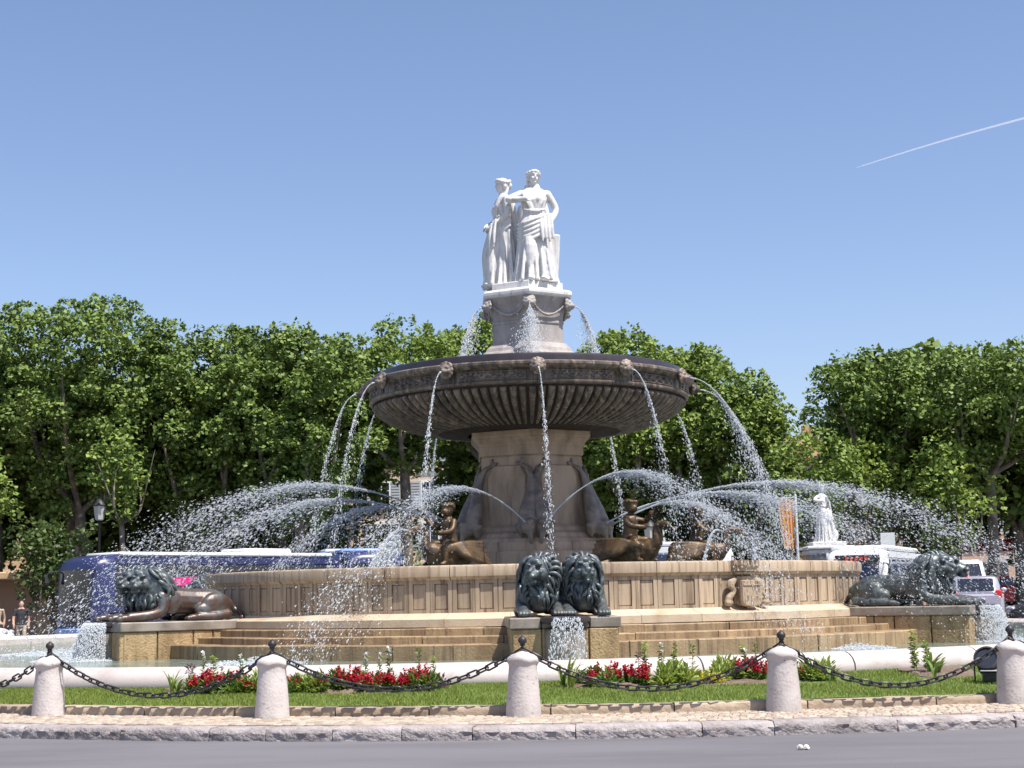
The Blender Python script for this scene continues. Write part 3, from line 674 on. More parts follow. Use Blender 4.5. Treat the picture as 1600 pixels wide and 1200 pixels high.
# ------------------------------------------------------------------ marble women on top
def robed(arms, turn=0.0, tilt=0.0, extras=None, knee=.12, seed=1, voxel=.0175):
    b = MB(); n = 56
    lev = [(0, .52, .46, .15), (.12, .49, .43, .15), (.45, .44, .38, .13), (.8, .41, .35, .11), (1.1, .39, .325, .08), (1.4, .385, .31, .05), (1.58, .335, .265, .03), (1.74, .265, .21, .02),
           (1.9, .285, .225, .03), (2.06, .325, .245, .03), (2.2, .345, .215, .03), (2.30, .30, .17, .02), (2.37, .19, .13, 0), (2.41, .12, .11, 0)]
    rings = []
    for (z, rx, ry, am) in lev:
        r = []
        for j in range(n):
            t = 2 * math.pi * j / n
            k = 1 + am * (math.sin(9 * t + 1.2 * math.sin(2 * t + seed) + z * .9 * math.sin(3 * t)) + .5 * math.sin(17 * t + seed * 2 + z))
            r.append(V(rx * k * math.cos(t), ry * k * math.sin(t), z))
        rings.append(r)
    b.loft(rings)
    b.limb([(knee, -.05, 1.35), (knee * 1.1, -.30, .86), (knee * 1.3, -.27, .12)], [.20, .155, .10], 12)       # bent leg under the cloth
    for s in (-1, 1): b.ell((s * .15, -.43, .05), (.075, .17, .055)); b.ell((s * .12, -.17, 2.06), (.125, .10, .115))
    b.limb([(0, 0, 2.3), (0, -.02, 2.5)], [.12, .095], 10)
    R = Matrix.Rotation(turn, 3, 'Z') @ Matrix.Rotation(tilt, 3, 'Y'); hc = V(0, -.03, 2.66)
    def he(c, r): b.ell(hc + R @ V(*c), r, R)
    he((0, .02, .04), (.135, .165, .155)); he((0, -.05, -.05), (.105, .125, .14)); he((0, -.165, -.03), (.025, .04, .055)); he((0, -.13, -.10), (.045, .04, .02)); he((0, -.11, -.16), (.05, .05, .035)); he((0, -.12, .045), (.11, .05, .025))
    he((0, .17, .0), (.11, .10, .11))
    for i in range(14):                                    # wavy hair and wreath
        t = math.pi * 2 * i / 14; he((math.sin(t) * .145, math.cos(t) * .165 + .03, .085 + .03 * math.cos(t * 2)), (.05, .05, .05))
    for s in (-1, 1): he((s * .125, .03, -.04), (.045, .07, .08)); b.limb([hc + R @ V(s * .1, .1, -.1), (s * .13, .03, 2.42), (s * .14, -.08, 2.28)], [.045, .04, .025], 8)
    for (pts, rad) in arms:
        b.limb(pts, rad, 10); e = Vector(pts[-1]); d = (e - Vector(pts[-2])).normalized()
        b.ell(e + d * .05, (.06, .06, .06))
        o = d.orthogonal().normalized()
        for q in range(4): b.limb([e + d * .06 + o * (q - 1.5) * .03, e + d * .15 + o * (q - 1.5) * .032 + V(0, 0, -.03)], [.022, .016], 6, 2)
    for q in range(5):                                     # rolled mantle round the hips
        t = q / 4; dz = -.11 * q; b.limb([(.40, .04, 1.74 + dz * .5), (.28, -.27, 1.66 + dz * .8), (.02, -.36, 1.54 + dz), (-.26, -.30, 1.44 + dz), (-.41, .0, 1.46 + dz * .8)], [.03, .042, .05, .045, .03], 7, 3)
    for q in range(4):                                     # hanging end of the mantle
        x = .13 + q * .085; b.limb([(x, -.33, 1.66), (x + .01, -.385, 1.3), (x + .03, -.40, .98 + .07 * (q % 2))], [.03, .048, .03], 7, 3)
    for q in range(5):                                     # deep folds between the legs
        x = -.30 + q * .145; b.limb([(x * .8, -.28, 1.05), (x, -.37, .6), (x * 1.2, -.45, .04)], [.022, .042, .052], 7, 3)
    for sx in (-1, 1):                                     # folds of the bodice
        for q in range(4): b.limb([(sx * (.30 - q * .06), -.06 - .03 * q, 2.30), (sx * (.22 - q * .03), -.235, 2.04), (sx * (.10 - q * .02), -.225, 1.78)], [.025, .03, .02], 6, 3)
        b.limb([(sx * .24, -.20, 1.80), (0, -.245, 1.76), (-sx * .1, -.24, 1.76)], [.03, .035, .03], 6, 3)
    for q in range(10):                                    # pleats round the sides and back
        a_ = math.radians(-20 + 22 * q); b.limb([(math.cos(a_) * .36, math.sin(a_) * .30, 1.2), (math.cos(a_) * .44, math.sin(a_) * .385, .5), (math.cos(a_) * .53, math.sin(a_) * .46, .03)], [.03, .045, .055], 7, 3)
    if extras: extras(b)
    me = remesh(b, voxel, 1, 'figure')
    n = len(me.vertices); co = np.empty(n * 3); me.vertices.foreach_get('co', co); co = co.reshape(-1, 3)
    for sx in (-1, 1):                                     # eye sockets
        e = np.array(hc + R @ V(sx * .05, -.165, -.01)); w_ = np.exp(-(np.linalg.norm(co - e, axis=1) / .032) ** 2); co += np.array(R @ V(0, 1, 0)) * w_[:, None] * .035
    me.vertices.foreach_set('co', co.ravel()); me.update(); return me
A = robed([([(-.33, -.02, 2.22), (-.62, -.12, 2.06), (-.24, -.38, 2.02)], [.105, .09, .065]), ([(.34, -.02, 2.22), (.54, .02, 1.86), (.42, -.14, 1.55)], [.105, .085, .06])], turn=.25, tilt=.12, knee=-.13, seed=1)
def cape(b):
    n = 9
    for q in range(n):
        a = math.radians(40 + 100 * q / (n - 1)); x, y = math.cos(a), math.sin(a)
        b.limb([(x * .30, y * .22, 2.25), (x * .40, y * .34, 1.5), (x * .52, y * .46, .7), (x * .46, y * .42, .06)], [.05, .06, .065, .05], 8, 4)
    for q in range(5):
        x = -.26 + q * .13; b.limb([(x, -.26, 1.6), (x, -.36, 1.2), (x * .9, -.44 + .02 * (q % 2), .80), (x * .8, -.40, .05)], [.06, .085, .09 + .02 * (q % 2), .09], 8)
B = robed([([(-.33, -.02, 2.22), (-.42, -.06, 1.85), (-.24, -.38, 1.62)], [.105, .085, .06]), ([(.33, -.02, 2.22), (.43, -.06, 1.80), (.20, -.42, 1.50)], [.105, .085, .06])], turn=.1, tilt=0, knee=.13, seed=3, extras=cape)
me_a, me_b = A, B
for me in (me_a, me_b): me.materials.append(MT['marble'])
def figure(label, me, loc, rz, sc=1.0):
    t = thing('statue', label, 'statue', loc, rz, 'marble women on top of the fountain'); t.scale = (sc, sc, sc)
    ob('figure', me, None, t); return t
t = figure('white marble woman in draped robe facing outward with a tall tablet at her hip', me_a, (.22, -.42, 9.05), math.radians(6), 1.0)
mb = MB(); mb.bbox((.44, -.02, .60), (.28, .24, 1.22), .03, Matrix.Rotation(.07, 3, 'Y')); ob('tablet', mb, MT['marble'], t)
t = figure('white marble woman in profile with long cloak holding a sheathed tool', me_b, (-.52, .02, 9.05), math.radians(-72), .975)
mb = MB(); mb.limb([(.24, -.40, 1.55), (.27, -.44, 1.2), (.29, -.46, .85)], [.045, .075, .04], 8); ob('sheathed_tool', mb, MT['marble'], t, 60)
figure('white marble woman turned away behind the one with the tablet', me_b, (.18, .52, 9.05), math.radians(150), .97)

# ------------------------------------------------------------------ bronze swans with child riders
def swan_meshes(pose):
    b = MB(); X = Matrix.Rotation
    b.limb([(0, .55, .52), (0, .3, .40), (0, -.15, .36), (0, -.45, .46)], [.13, .27, .32, .22], 12)
    b.limb([(0, -.45, .46), (0, -.66, .60), (0, -.64, .80), (0, -.72, .92), (0, -.90, .90)], [.19, .12, .09, .085, .08], 10)
    b.ell((0, -.86, .91), (.085, .13, .085)); b.limb([(0, -.95, .88), (0, -1.10, .80)], [.05, .028], 8)
    for s in (-1, 1):
        for q in range(6):                                 # wing feathers
            b.limb([(s * .22, -.30 + .03 * q, .52), (s * (.36 + .03 * q), .0 + .02 * q, .62 - .05 * q), (s * (.40 + .02 * q), .58 + .03 * q, .66 - .09 * q)], [.08, .075, .03], 7, 3)
        b.ell((s * .25, -.22, .52), (.12, .22, .14))
    b.limb([(0, .1, .0), (0, .05, .25)], [.34, .24], 10)
    swan = remesh(b, .024, 1, 'swan')
    c = MB()
    c.limb([(0, .05, .62), (0, .0, .80), (0, -.03, 1.02)], [.17, .16, .15], 12); c.ell((0, -.02, 1.04), (.19, .12, .10)); c.limb([(0, -.02, 1.08), (0, -.03, 1.2)], [.07, .065], 8)
    hr = X(.4 if pose == 0 else -.3, 3, 'Z')
    c.ell((0, -.04, 1.30), (.12, .135, .14), hr); c.ell(V(0, -.04, 1.25) + hr @ V(0, -.09, 0), (.08, .07, .07)); c.ell(V(0, -.04, 1.28) + hr @ V(0, -.155, 0), (.02, .03, .025)); c.ell((0, .03, 1.36), (.125, .12, .10))
    for i in range(9): c.ell(V(0, -.03, 1.36) + V(math.sin(i * .7) * .12, math.cos(i * .7) * .12, .03), .04)
    for s in (-1, 1): c.limb([(s * .10, -.02, .62), (s * .24, -.28, .60), (s * .28, -.34, .30)], [.12, .10, .055], 8); c.ell((s * .28, -.40, .25), (.05, .09, .04))
    ar = [[(-.18, -.02, 1.06), (-.36, -.10, .98), (-.52, -.18, 1.14), (-.56, -.22, 1.26)], [(.18, -.02, 1.06), (.26, -.16, .88), (.12, -.36, .84)]] if pose == 0 else [[(-.18, -.02, 1.06), (-.28, -.18, .92), (-.10, -.42, .88)], [(.18, -.02, 1.06), (.28, -.22, 1.02), (.16, -.42, 1.16)]]
    for a in ar: c.limb(a, [.07, .06, .05, .045][:len(a)], 8); c.ell(a[-1], .055); c.limb([a[-1], Vector(a[-1]) + V(.03, -.06, .04)], [.02, .015], 6, 2); c.limb([a[-1], Vector(a[-1]) + V(-.03, -.06, .05)], [.02, .015], 6, 2)
    return swan, remesh(c, .02, 1, 'child_rider')
SW = [swan_meshes(0), swan_meshes(1)]
for p in SW:
    for me in p: me.materials.append(MT['bronze_gold'])
for (ph, r, k, turn, lab) in ((-27, 3.95, 0, -20, 'golden brown bronze swan with child rider raising an arm'), (33, 3.95, 1, 20, 'golden brown bronze swan whose child rider lifts a horn, beside the column'), (93, 3.98, 1, -6, 'brown bronze swan with child rider in front of the white-roofed bus')):
    t = thing('swan_statue', lab, 'swan statue', pol(r, ph, 2.0), math.radians(ph + turn), 'bronze swans with child riders')
    t.scale = (1.05, 1.05, 1.12)
    ob('swan', SW[k][0], None, t); ob('child_rider', SW[k][1], None, t)
# ------------------------------------------------------------------ water in the air
def spray_mat():
    m, nt, N, L, P = nodes('falling_water')
    P.inputs['Base Color'].default_value = (.88, .91, .95, 1); P.inputs['Roughness'].default_value = .12; P.inputs['IOR'].default_value = 1.33
    P.inputs['Specular IOR Level'].default_value = .9
    t = N.new('ShaderNodeBsdfTranslucent'); t.inputs[0].default_value = (.85, .9, .96, 1)
    x = N.new('ShaderNodeMixShader'); x.inputs[0].default_value = .45
    L.new(P.outputs[0], x.inputs[1]); L.new(t.outputs[0], x.inputs[2])
    tr = N.new('ShaderNodeBsdfTransparent'); y = N.new('ShaderNodeMixShader'); y.inputs[0].default_value = .36
    L.new(x.outputs[0], y.inputs[1]); L.new(tr.outputs[0], y.inputs[2]); L.new(y.outputs[0], N['Material Output'].inputs[0])
    return m
MT['spray'] = spray_mat()
OCT = np.array([[1, 1, 1], [1, -1, -1], [-1, 1, -1], [-1, -1, 1]], float) * .85
OF = np.array([[0, 1, 2], [0, 3, 1], [0, 2, 3], [1, 3, 2]])
def drops(pos, size, stretch=None):
    """droplets: little pointed bodies drawn out along their flight"""
    n = len(pos); v = np.repeat(OCT[None], n, 0) * size[:, None, None]
    if stretch is not None:                                # elongate along the velocity
        d = stretch / np.maximum(np.linalg.norm(stretch, axis=1, keepdims=True), 1e-6)
        k = np.einsum('nij,nj->ni', v, d); v = v + (k[:, :, None] * d[:, None, :]) * 1.5
    v = v + pos[:, None, :]
    f = (OF[None] + (np.arange(n) * 4)[:, None, None]).reshape(-1, 3)
    return v.reshape(-1, 3), f
def jet_mesh(S0, vel, zend, n, core=.13, rad=.016, spread=.055, size=(.0032, .0135), wind=(0, 0, 0), tmin=0.0, power=1.0, lagk=1.0):
    S0 = np.array(S0, float); vel = np.array(vel, float); g = np.array([0, 0, -9.81])
    T = (vel[2] + math.sqrt(max(vel[2] ** 2 + 2 * 9.81 * (S0[2] - zend), 0.01))) / 9.81
    n = int(n * 2.2); t = RNG.uniform(0, 1, n) ** power * T * 1.04
    t = np.maximum(t, tmin)
    sp = np.linalg.norm(vel)
    pert = RNG.normal(0, 1, (n, 3)) * sp * spread * .42
    lag = np.abs(RNG.normal(0, 1, n)) * spread * 2.6 * np.where(RNG.uniform(0, 1, n) < .45, .25, 1.0) * lagk      # most drops fly with the jet, the rest lag and fall under it
    brk = np.clip((t / T - .12) / .6, 0.05, 1)
    near = RNG.uniform(0, 1, n) < .22                      # dense unbroken first stretch
    t = np.where(near, RNG.uniform(0, .42, n) * T, t); brk = np.where(near, np.clip((t / T - .1), .05, .3), brk)
    grow = brk[:, None]
    vv = vel * (1 - lag[:, None] * np.array([1, 1, .5]) * grow) + pert * grow
    pos = S0 + vv * t[:, None] + .5 * g * (t ** 2)[:, None] + np.array(wind) * (t ** 2)[:, None]
    cur = vv + g * t[:, None]
    keep = pos[:, 2] > zend
    keep &= ~((np.hypot(pos[:, 0], pos[:, 1]) < 7.7) & (np.hypot(pos[:, 0], pos[:, 1]) > 7.3) & (pos[:, 2] < 2.2))
    pos, cur = pos[keep], cur[keep]
    size_ = (size[0] + (size[1] - size[0]) * RNG.uniform(0, 1, len(pos)) ** 4.0) * RNG.uniform(.7, 1.2, len(pos))
    v, f = drops(pos, size_, cur)
    mb = MB(); K = 14; pts = []; rr = []
    for i in range(K):
        tt = core * T * i / (K - 1); pts.append(Vector(S0 + vel * tt + .5 * g * tt * tt)); rr.append(rad * (1 + .5 * i / K) * RNG.uniform(.75, 1.2))
    rr[-1] *= .3; mb.tube(pts, rr, 6)
    tv = np.array(mb.v); tf = [q for q in mb.f if len(q) == 4]
    tri = np.array([(a, b, c) for a, b, c, d in tf] + [(a, c, d) for a, b, c, d in tf])
    return v, f, tv, tri
def water(name, label, cat, vf, group=None):
    """a jet is its unbroken first stretch plus the droplets it breaks into"""
    me = np_mesh(name, vf[0], vf[1], smooth=False); me.materials.append(MT['spray'])
    if len(vf) == 2: return tag(ob(name, me), label, cat, group)
    c = Vector(vf[2].mean(0)); t = thing(name, label, cat, c, 0, group)
    o = ob('droplets', me, None, t, loc=-c); o['kind'] = 'stuff'
    me = np_mesh('unbroken_stream', vf[2], vf[3], smooth=True); me.materials.append(MT['spray']); ob('unbroken_stream', me, None, t, loc=-c)
    return t
def st(phi, r=2.08, z=3.22): return tuple(pol(r, phi, z))
G1 = 'long jets from the carved dolphins'
water('water_jet', 'high jet arching from the front dolphin over the wall beside the coat of arms', 'water jet', jet_mesh(st(9), (3.91, -4.5, 4.3), .46, 7000), G1)
water('water_jet', 'low jet from the front dolphin falling across the wall on the brown lion side', 'water jet', jet_mesh(st(-4), (-3.5, -6.5, 3.55), .46, 6800), G1)
water('water_jet', 'topmost jet sweeping over the brown lion side of the basin', 'water jet', jet_mesh(st(-62), (-6.75, -3.9, 4.2), .46, 9500, spread=.06), G1)
water('water_jet', 'second jet just under the topmost one on the blue bus side', 'water jet', jet_mesh(st(-72), (-6.97, -.97, 3.6), .46, 8500, spread=.065), G1)
water('water_jet', 'short low jet ending inside the basin in front of the blue bus', 'water jet', jet_mesh(st(-110), (-5.1, 1.7, 3.5), 2.04, 4500, spread=.05), G1)
water('water_jet', 'topmost long jet sweeping over the lion before the white van', 'water jet', jet_mesh(st(70), (8.19, -3.69, 3.9), .46, 10000, spread=.05), G1)
water('water_jet', 'second long jet falling onto the mane of the lion before the white van', 'water jet', jet_mesh(st(58), (6.69, -4.0, 3.3), .46, 10000, spread=.06), G1)
water('water_jet', 'short low jet ending inside the basin behind the swan by the white bus', 'water jet', jet_mesh(st(110), (4.93, 1.72, 3.4), 2.04, 5500, spread=.06), G1)
G2 = 'thin streams from the masks of the bowl'
DESC = {0: 'in front of the column corner', 30: 'between the column and the coat of arms', 60: 'at the fullest spray beside the coat of arms side', 90: 'falling past the swan by the white bus', 330: 'falling towards the swan whose rider raises an arm', 300: 'at the bowl edge above the blue bus'}
for k in range(12):
    ph = 3 + 30 * k; off = k * 30
    big = 1.7 if off in (60, 90) else 1.0
    lab = 'thin stream from a bowl mask ' + (DESC.get(off) or {120: 'behind the column on the contrail side', 150: 'behind the column near the white bus', 180: 'straight behind the column', 210: 'behind the column on the blue bus side', 240: 'behind the bowl above the blue bus roof', 270: 'at the bowl edge farthest over the blue bus'}[off])
    s0 = pol(4.2, ph, 6.46); d = pol(1.0, ph)
    sp = 2.3 if big > 1 else 1.5
    water('water_stream', lab, 'water stream', jet_mesh(s0, (d.x * sp + .15, d.y * sp, -.3), 2.04, int(650 * big ** 1.6), core=.06, rad=.014, spread=.08, size=(.0042, .014), power=.7), G2)
# fans from the corner masks of the upper pedestal
for k, lab in ((0, 'small fan of spray down the front corner of the upper pedestal'), (1, 'small fan of spray off the upper pedestal on the tablet side'), (5, 'small fan of spray off the upper pedestal on the cloak side')):
    ph = HX + 60 * k; s0 = pol(1.30, ph, 8.44); d = pol(1.0, ph)
    sp = .35 if k == 0 else 1.3
    water('water_fan', lab, 'water fan', jet_mesh(s0, (d.x * sp, d.y * sp, -.4), 6.7, 1700 if k else 2600, core=.05, rad=.012, spread=2.0 if k == 0 else .16, size=(.005, .012), lagk=0 if k == 0 else 1), 'fans of the upper pedestal')
# sheets under the lions
def sheet_fall(ph, n=2600, half=1.25):
    a = RNG.uniform(-half, half, n); t = RNG.uniform(0, 1, n) ** .75 * .40
    r0 = .42; v0 = RNG.normal(.55, .08, n)
    x = np.sin(a) * (r0 + v0 * t); y = -np.cos(a) * (r0 + v0 * t) - 10.32; z = 1.19 - 4.9 * t * t - .1 * t
    pos = np.stack([x, y, z], 1); pos = pos[pos[:, 2] > .46]
    c, s = math.cos(math.radians(ph)), math.sin(math.radians(ph))
    pos = np.stack([pos[:, 0] * c - pos[:, 1] * s, pos[:, 0] * s + pos[:, 1] * c, pos[:, 2]], 1)
    return drops(pos, RNG.uniform(.004, .010, len(pos)), np.tile([0, 0, -1.0], (len(pos), 1)))
for ph, lab, n in ((3, 'sheet of water spilling under the two front lions', 800), (-57, 'sheet of water spilling under the brown lion paws', 4500), (63, 'sheet of water spilling under the paws of the lion before the white van', 2200)):
    o_ = water('water_sheet', lab, 'water sheet', sheet_fall(ph, n, .55 if ph == 3 else 1.25), 'sheets of water under the lions'); o_['kind'] = 'stuff'
# fan thrown down by the swan with raised arm rider, and little jets by the other swans
water('water_fan', 'white fan of spray pouring from the swan whose rider raises an arm', 'water fan', jet_mesh(pol(4.9, -33, 3.0), (-1.6, .1, .6), 2.04, 2600, core=.2, spread=.16, size=(.009, .020)), 'swan sprays')
water('water_jet', 'small upright jet beside the coat of arms inside the basin', 'water jet', jet_mesh(pol(6.0, 52, 2.04), (.1, -.05, 3.2), 2.04, 260, core=.6, rad=.016, spread=.02, size=(.008, .016)), 'swan sprays')
water('water_jet', 'small jet leaning from under the swan by the white bus', 'water jet', jet_mesh(pol(5.2, 52, 2.9), (-.9, -.2, .5), 2.04, 300, core=.7, rad=.02, spread=.04, size=(.008, .016)), 'swan sprays')
# foam where the jets land
def foam(c, r, n, z):
    a = RNG.uniform(0, 6.283, n); q = np.sqrt(RNG.uniform(0, 1, n)) * r
    pos = np.stack([c[0] + np.cos(a) * q, c[1] + np.sin(a) * q, z + np.abs(RNG.normal(0, .07, n)) * (1 - q / r)], 1)
    return drops(pos, RNG.uniform(.008, .022, n))
fl = [foam(pol(10.9, -57), .9, 1500, .46), foam(pol(10.9, 63), .9, 900, .46), foam((-5.0, -9.2), .9, 900, .46), foam((6.2, -7.6), .6, 700, .46), foam((-10.6, -1.5), 1.6, 1600, .46)]
v = np.concatenate([q[0] for q in fl]); offs = np.cumsum([0] + [len(q[0]) for q in fl[:-1]]); f = np.concatenate([q[1] + o for q, o in zip(fl, offs)])
me = np_mesh('splash_foam', v, f); me.materials.append(MT['spray']); tag(ob('splash_foam', me), 'white splashing foam on the pool water', 'foam', kind='stuff')
# ------------------------------------------------------------------ pool rim of white rounded stones
RIM = thing('pool_rim', 'low white rounded stone rim round the wide pool', 'pool rim', (RC.x, RC.y, 0))
NRM = 42; rs = 360 / NRM
mb = MB(); pr = [(15.35, .25), (15.35, .60)]
for i in range(11):
    t = math.radians(150 - 30 * i if False else 160 - 205 * i / 10); pr.append((15.72 + .29 * math.cos(t), .455 + .235 * math.sin(t)))
pr += [(15.93, .22)]
mb.arc(pr, -rs / 2 + .05, rs / 2 - .05, 5); me = mb.mesh('rim_stone', 40); me.materials.append(MT['rim_stone'])
for i in range(NRM): ob('rim_stone', me, None, RIM, rz=math.radians(i * rs + 2.0))

# ------------------------------------------------------------------ kerb, cobbles, lawn border
mb = MB(); mb.lathe([(19.50, .02), (19.90, .02), (19.90, .128), (19.50, .128)], 200, (KC.x, KC.y, 0)); kerb = sheet('kerb', mb, MT['mortar'])
rnd = random.Random(21); a = -34.0
while a < 30:
    w = math.degrees(rnd.choice((.55, .7, .8, .95, 1.15, 1.4)) / 19.9); n = max(4, int(w * 5)); m = 9
    rings = []
    top = .152 + rnd.uniform(-.008, .008); fr = 19.95 + rnd.uniform(-.015, .015); ph = rnd.uniform(0, 9)
    for i in range(n + 1):
        aa = a + .016 + (w - .032) * i / n; e = 1 if i in (0, n) else 0
        def nz(k): return .010 * math.sin(aa * 9 + ph + k * 1.7) + .009 * math.sin(aa * 23 + k * 2.3 + ph) + rnd.uniform(-.006, .006)
        prof = [(19.60, .02), (19.60, top - .005 + nz(0) * .3), (19.75, top + nz(1) * .35), (fr - .055, top + nz(2) * .5), (fr - .018 + nz(3), top - .022 + nz(4) * .6), (fr + nz(5), top - .055), (fr + nz(6) * 1.3, .075 + nz(6)), (fr + nz(7), .03), (fr, -.01)]
        if e: prof = [(r - (.012 if r > 19.7 else 0), z - (.008 if z > .05 else 0)) for r, z in prof]
        rings.append([KC + pol(r, aa, z) for r, z in prof])
    mb = MB(); mb.loft(rings); ob('kerb_stone', mb, MT['kerb_stone'], kerb, 55); a += w

mb = MB(); mb.lathe([(18.2, .135), (19.62, .135)], 200, (KC.x, KC.y, 0)); pav = sheet('pavement', mb, MT['mortar'])
cob = []
rnd = random.Random(8); r = 19.585; row = 0
while r > 18.47:
    d = rnd.uniform(.080, .098); a = -30.0 + rnd.uniform(0, .3)
    while a < 26:
        L = rnd.uniform(.075, .135); wa = math.degrees(L / r)
        cob.append((r - d / 2, a + wa / 2, L * .93, d * .9, rnd.uniform(.012, .026), rnd.uniform(-.35, .35), rnd.uniform(.6, .8)))
        a += wa
    r -= d; row += 1
def cobble_geo(L, d, h, ins):
    P = []
    for (k, z) in ((1.0, -.03), (1.0, h * .45), (ins, h)):
        P += [V(-L / 2 * k, -d / 2 * k, z), V(0, -d / 2 * k * 1.08, z), V(L / 2 * k, -d / 2 * k, z), V(L / 2 * k, d / 2 * k, z), V(0, d / 2 * k * 1.08, z), V(-L / 2 * k, d / 2 * k, z)]
    F = [(j + 6 * i, (j + 1) % 6 + 6 * i, (j + 1) % 6 + 6 * (i + 1), j + 6 * (i + 1)) for i in range(2) for j in range(6)] + [(12, 13, 14, 15, 16, 17)]
    return P, F
cam_ = V(0, -37, 1.6)
def cvis(c):
    p = KC + pol(c[0], c[1]); return (p - V(0, -37, 0)).length + (100 if abs(p.x) > 6.6 else 0)
cob.sort(key=cvis)
cm = []
for k in range(10):
    mb = MB(); mb.add(*cobble_geo(.082 + .006 * k, .078 + .003 * (k % 4), .014 + .0015 * (k * 7 % 10), .62 + .02 * (k % 8))); me = mb.mesh('cobble', 30); me.materials.append(MT['cobble_one']); cm.append(me)
rest = MB()
for i, c in enumerate(cob):
    p = KC + pol(c[0], c[1], .142)
    if i < 300:
        k = max(0, min(9, int((c[2] - .075) / .006))); o = ob('cobble', cm[k], None, pav, loc=p); o.rotation_euler = (c[5] * .12, c[5] * .1, math.radians(c[1]))
    else:
        P, F = cobble_geo(c[2], c[3], c[4], c[6]); R = Matrix.Rotation(math.radians(c[1]), 3, 'Z') @ Matrix.Rotation(c[5] * .15, 3, 'X')
        rest.add([R @ q + p for q in P], F)
me = bpy.data.meshes.new('cobbles'); me.from_pydata(rest.v, [], rest.f); me.materials.append(MT['cobble']); tag(ob('cobbles', me, None, pav), kind='stuff')

mb = MB(); mb.lathe([(18.26, .1), (18.40, .1), (18.40, .235), (18.26, .235)], 200, (KC.x, KC.y, 0)); LBD = thing('lawn_border', 'low weathered stone edging between the lawn and the cobbles', 'border'); ob('border_core', mb, MT['mortar'], LBD)
rnd = random.Random(3); a = -36.0
while a < 32:
    w = math.degrees(rnd.uniform(.9, 1.7) / 18.3); n = max(4, int(w * 2.5)); z = .262 + rnd.uniform(-.01, .01); dr = rnd.uniform(-.012, .012)
    rings = []
    for i in range(n + 1):
        aa = a + .03 + (w - .06) * i / n; q = lambda: rnd.uniform(-.005, .005)
        rings.append([KC + pol(r_, aa, z_) for r_, z_ in ((18.24, .1), (18.24, z + q()), (18.42 + dr, z + q()), (18.445 + dr + q(), z - .02 + q()), (18.45 + dr + q(), .2), (18.45 + dr, .12))])
    mb = MB(); mb.loft(rings); ob('border_stone', mb, MT['border_stone'], LBD, 50); a += w

# ------------------------------------------------------------------ bollards and chains
def bollard_mesh(seed):
    mb = MB(); r_ = random.Random(seed); seg = 28; rings = []
    prof = [(.215, 0), (.212, .06), (.202, .2), (.19, .36), (.177, .52), (.170, .60), (.176, .625), (.19, .645), (.196, .665), (.19, .69), (.175, .715), (.13, .745), (.07, .765), (.02, .77)]
    ph = [r_.uniform(0, 6) for _ in range(4)]
    for (r, z) in prof:
        rings.append([V(math.cos(t) * r * (1 + .016 * math.sin(3 * t + ph[0]) + .012 * math.sin(7 * t + ph[1] + z * 9)), math.sin(t) * r * (1 + .016 * math.sin(3 * t + ph[0]) + .012 * math.sin(7 * t + ph[1] + z * 9)), z + .010 * math.sin(2 * t + ph[2]) * (z > .5) + .012 * math.sin(5 * t + ph[3]) * (.58 < z < .7)) for t in [2 * math.pi * i / seg for i in range(seg)]])
    mb.loft(rings); me = mb.mesh('post', 50); me.materials.append(MT['bollard_stone']); return me
posts = [bollard_mesh(s) for s in range(3)]
mb = MB(); mb.lathe([(.004, .75), (.035, .755), (.035, .78), (.018, .79), (.018, .835), (.03, .842), (.034, .852), (.028, .86), (.052, .885), (.056, .905), (.046, .93), (.024, .947), (.008, .962), (.001, .965)], 12)
fin = mb.mesh('finial', 50); fin.materials.append(MT['iron'])
mb = MB(); mb.tube([V(.03 * math.cos(t) , 0, .81 + .03 * math.sin(t)) for t in [i * math.pi / 5 for i in range(10)]], .009, 5, True); eye = mb.mesh('eye_ring'); eye.materials.append(MT['iron'])
BA = [-34.0, -24.4, -14.2, -4.45, 5.2, 14.3, 24.0]
bp = [KC + pol(18.56, a, .148) for a in BA]
BLAB = ['pale stone bollard with iron finial beyond the lawn strip', 'pale stone bollard beside the plain stretch of lawn before the red flowers', 'pale stone bollard between the two halves of the first red flower bed', 'pale stone bollard in front of the two dark lions', 'pale stone bollard below the coat of arms', 'pale stone bollard next to the black floodlight', 'pale stone bollard past the floodlight']
for i, p in enumerate(bp):
    t = thing('stone_bollard', BLAB[i], 'bollard', p, math.radians(37 * i), 'chained stone bollards along the kerb'); ob('post', posts[i % 3], None, t); f_ = ob('finial', fin, None, t); ob('eye_ring', eye, None, f_)
mb = MB(); pts = []
for i in range(12):
    t = 2 * math.pi * i / 12; pts.append(V(math.cos(t) * .034 + (.044 if math.cos(t) > 0 else -.044), math.sin(t) * .036, 0))
mb.tube(pts, .0125, 5, True); link = mb.mesh('chain_link', 60); link.materials.append(MT['iron'])
CHL = ['iron chain hanging before the plain lawn', 'iron chain hanging in front of the plain lawn and brown lion', 'iron chain sagging across the red flowers under the brown lion jet', 'iron chain sagging across the red flowers and yellow flowers below the steps', 'iron chain sagging over open lawn towards the floodlight', 'iron chain past the floodlight']
CHL = ['iron chain hanging over the lawn corner by the white car', 'iron chain running to the bollard before the first red flowers', 'iron chain sagging across the first bed of red flowers', 'iron chain sagging before the bed with yellow flowers', 'iron chain sagging over open lawn towards the floodlight', 'iron chain leading away past the floodlight']
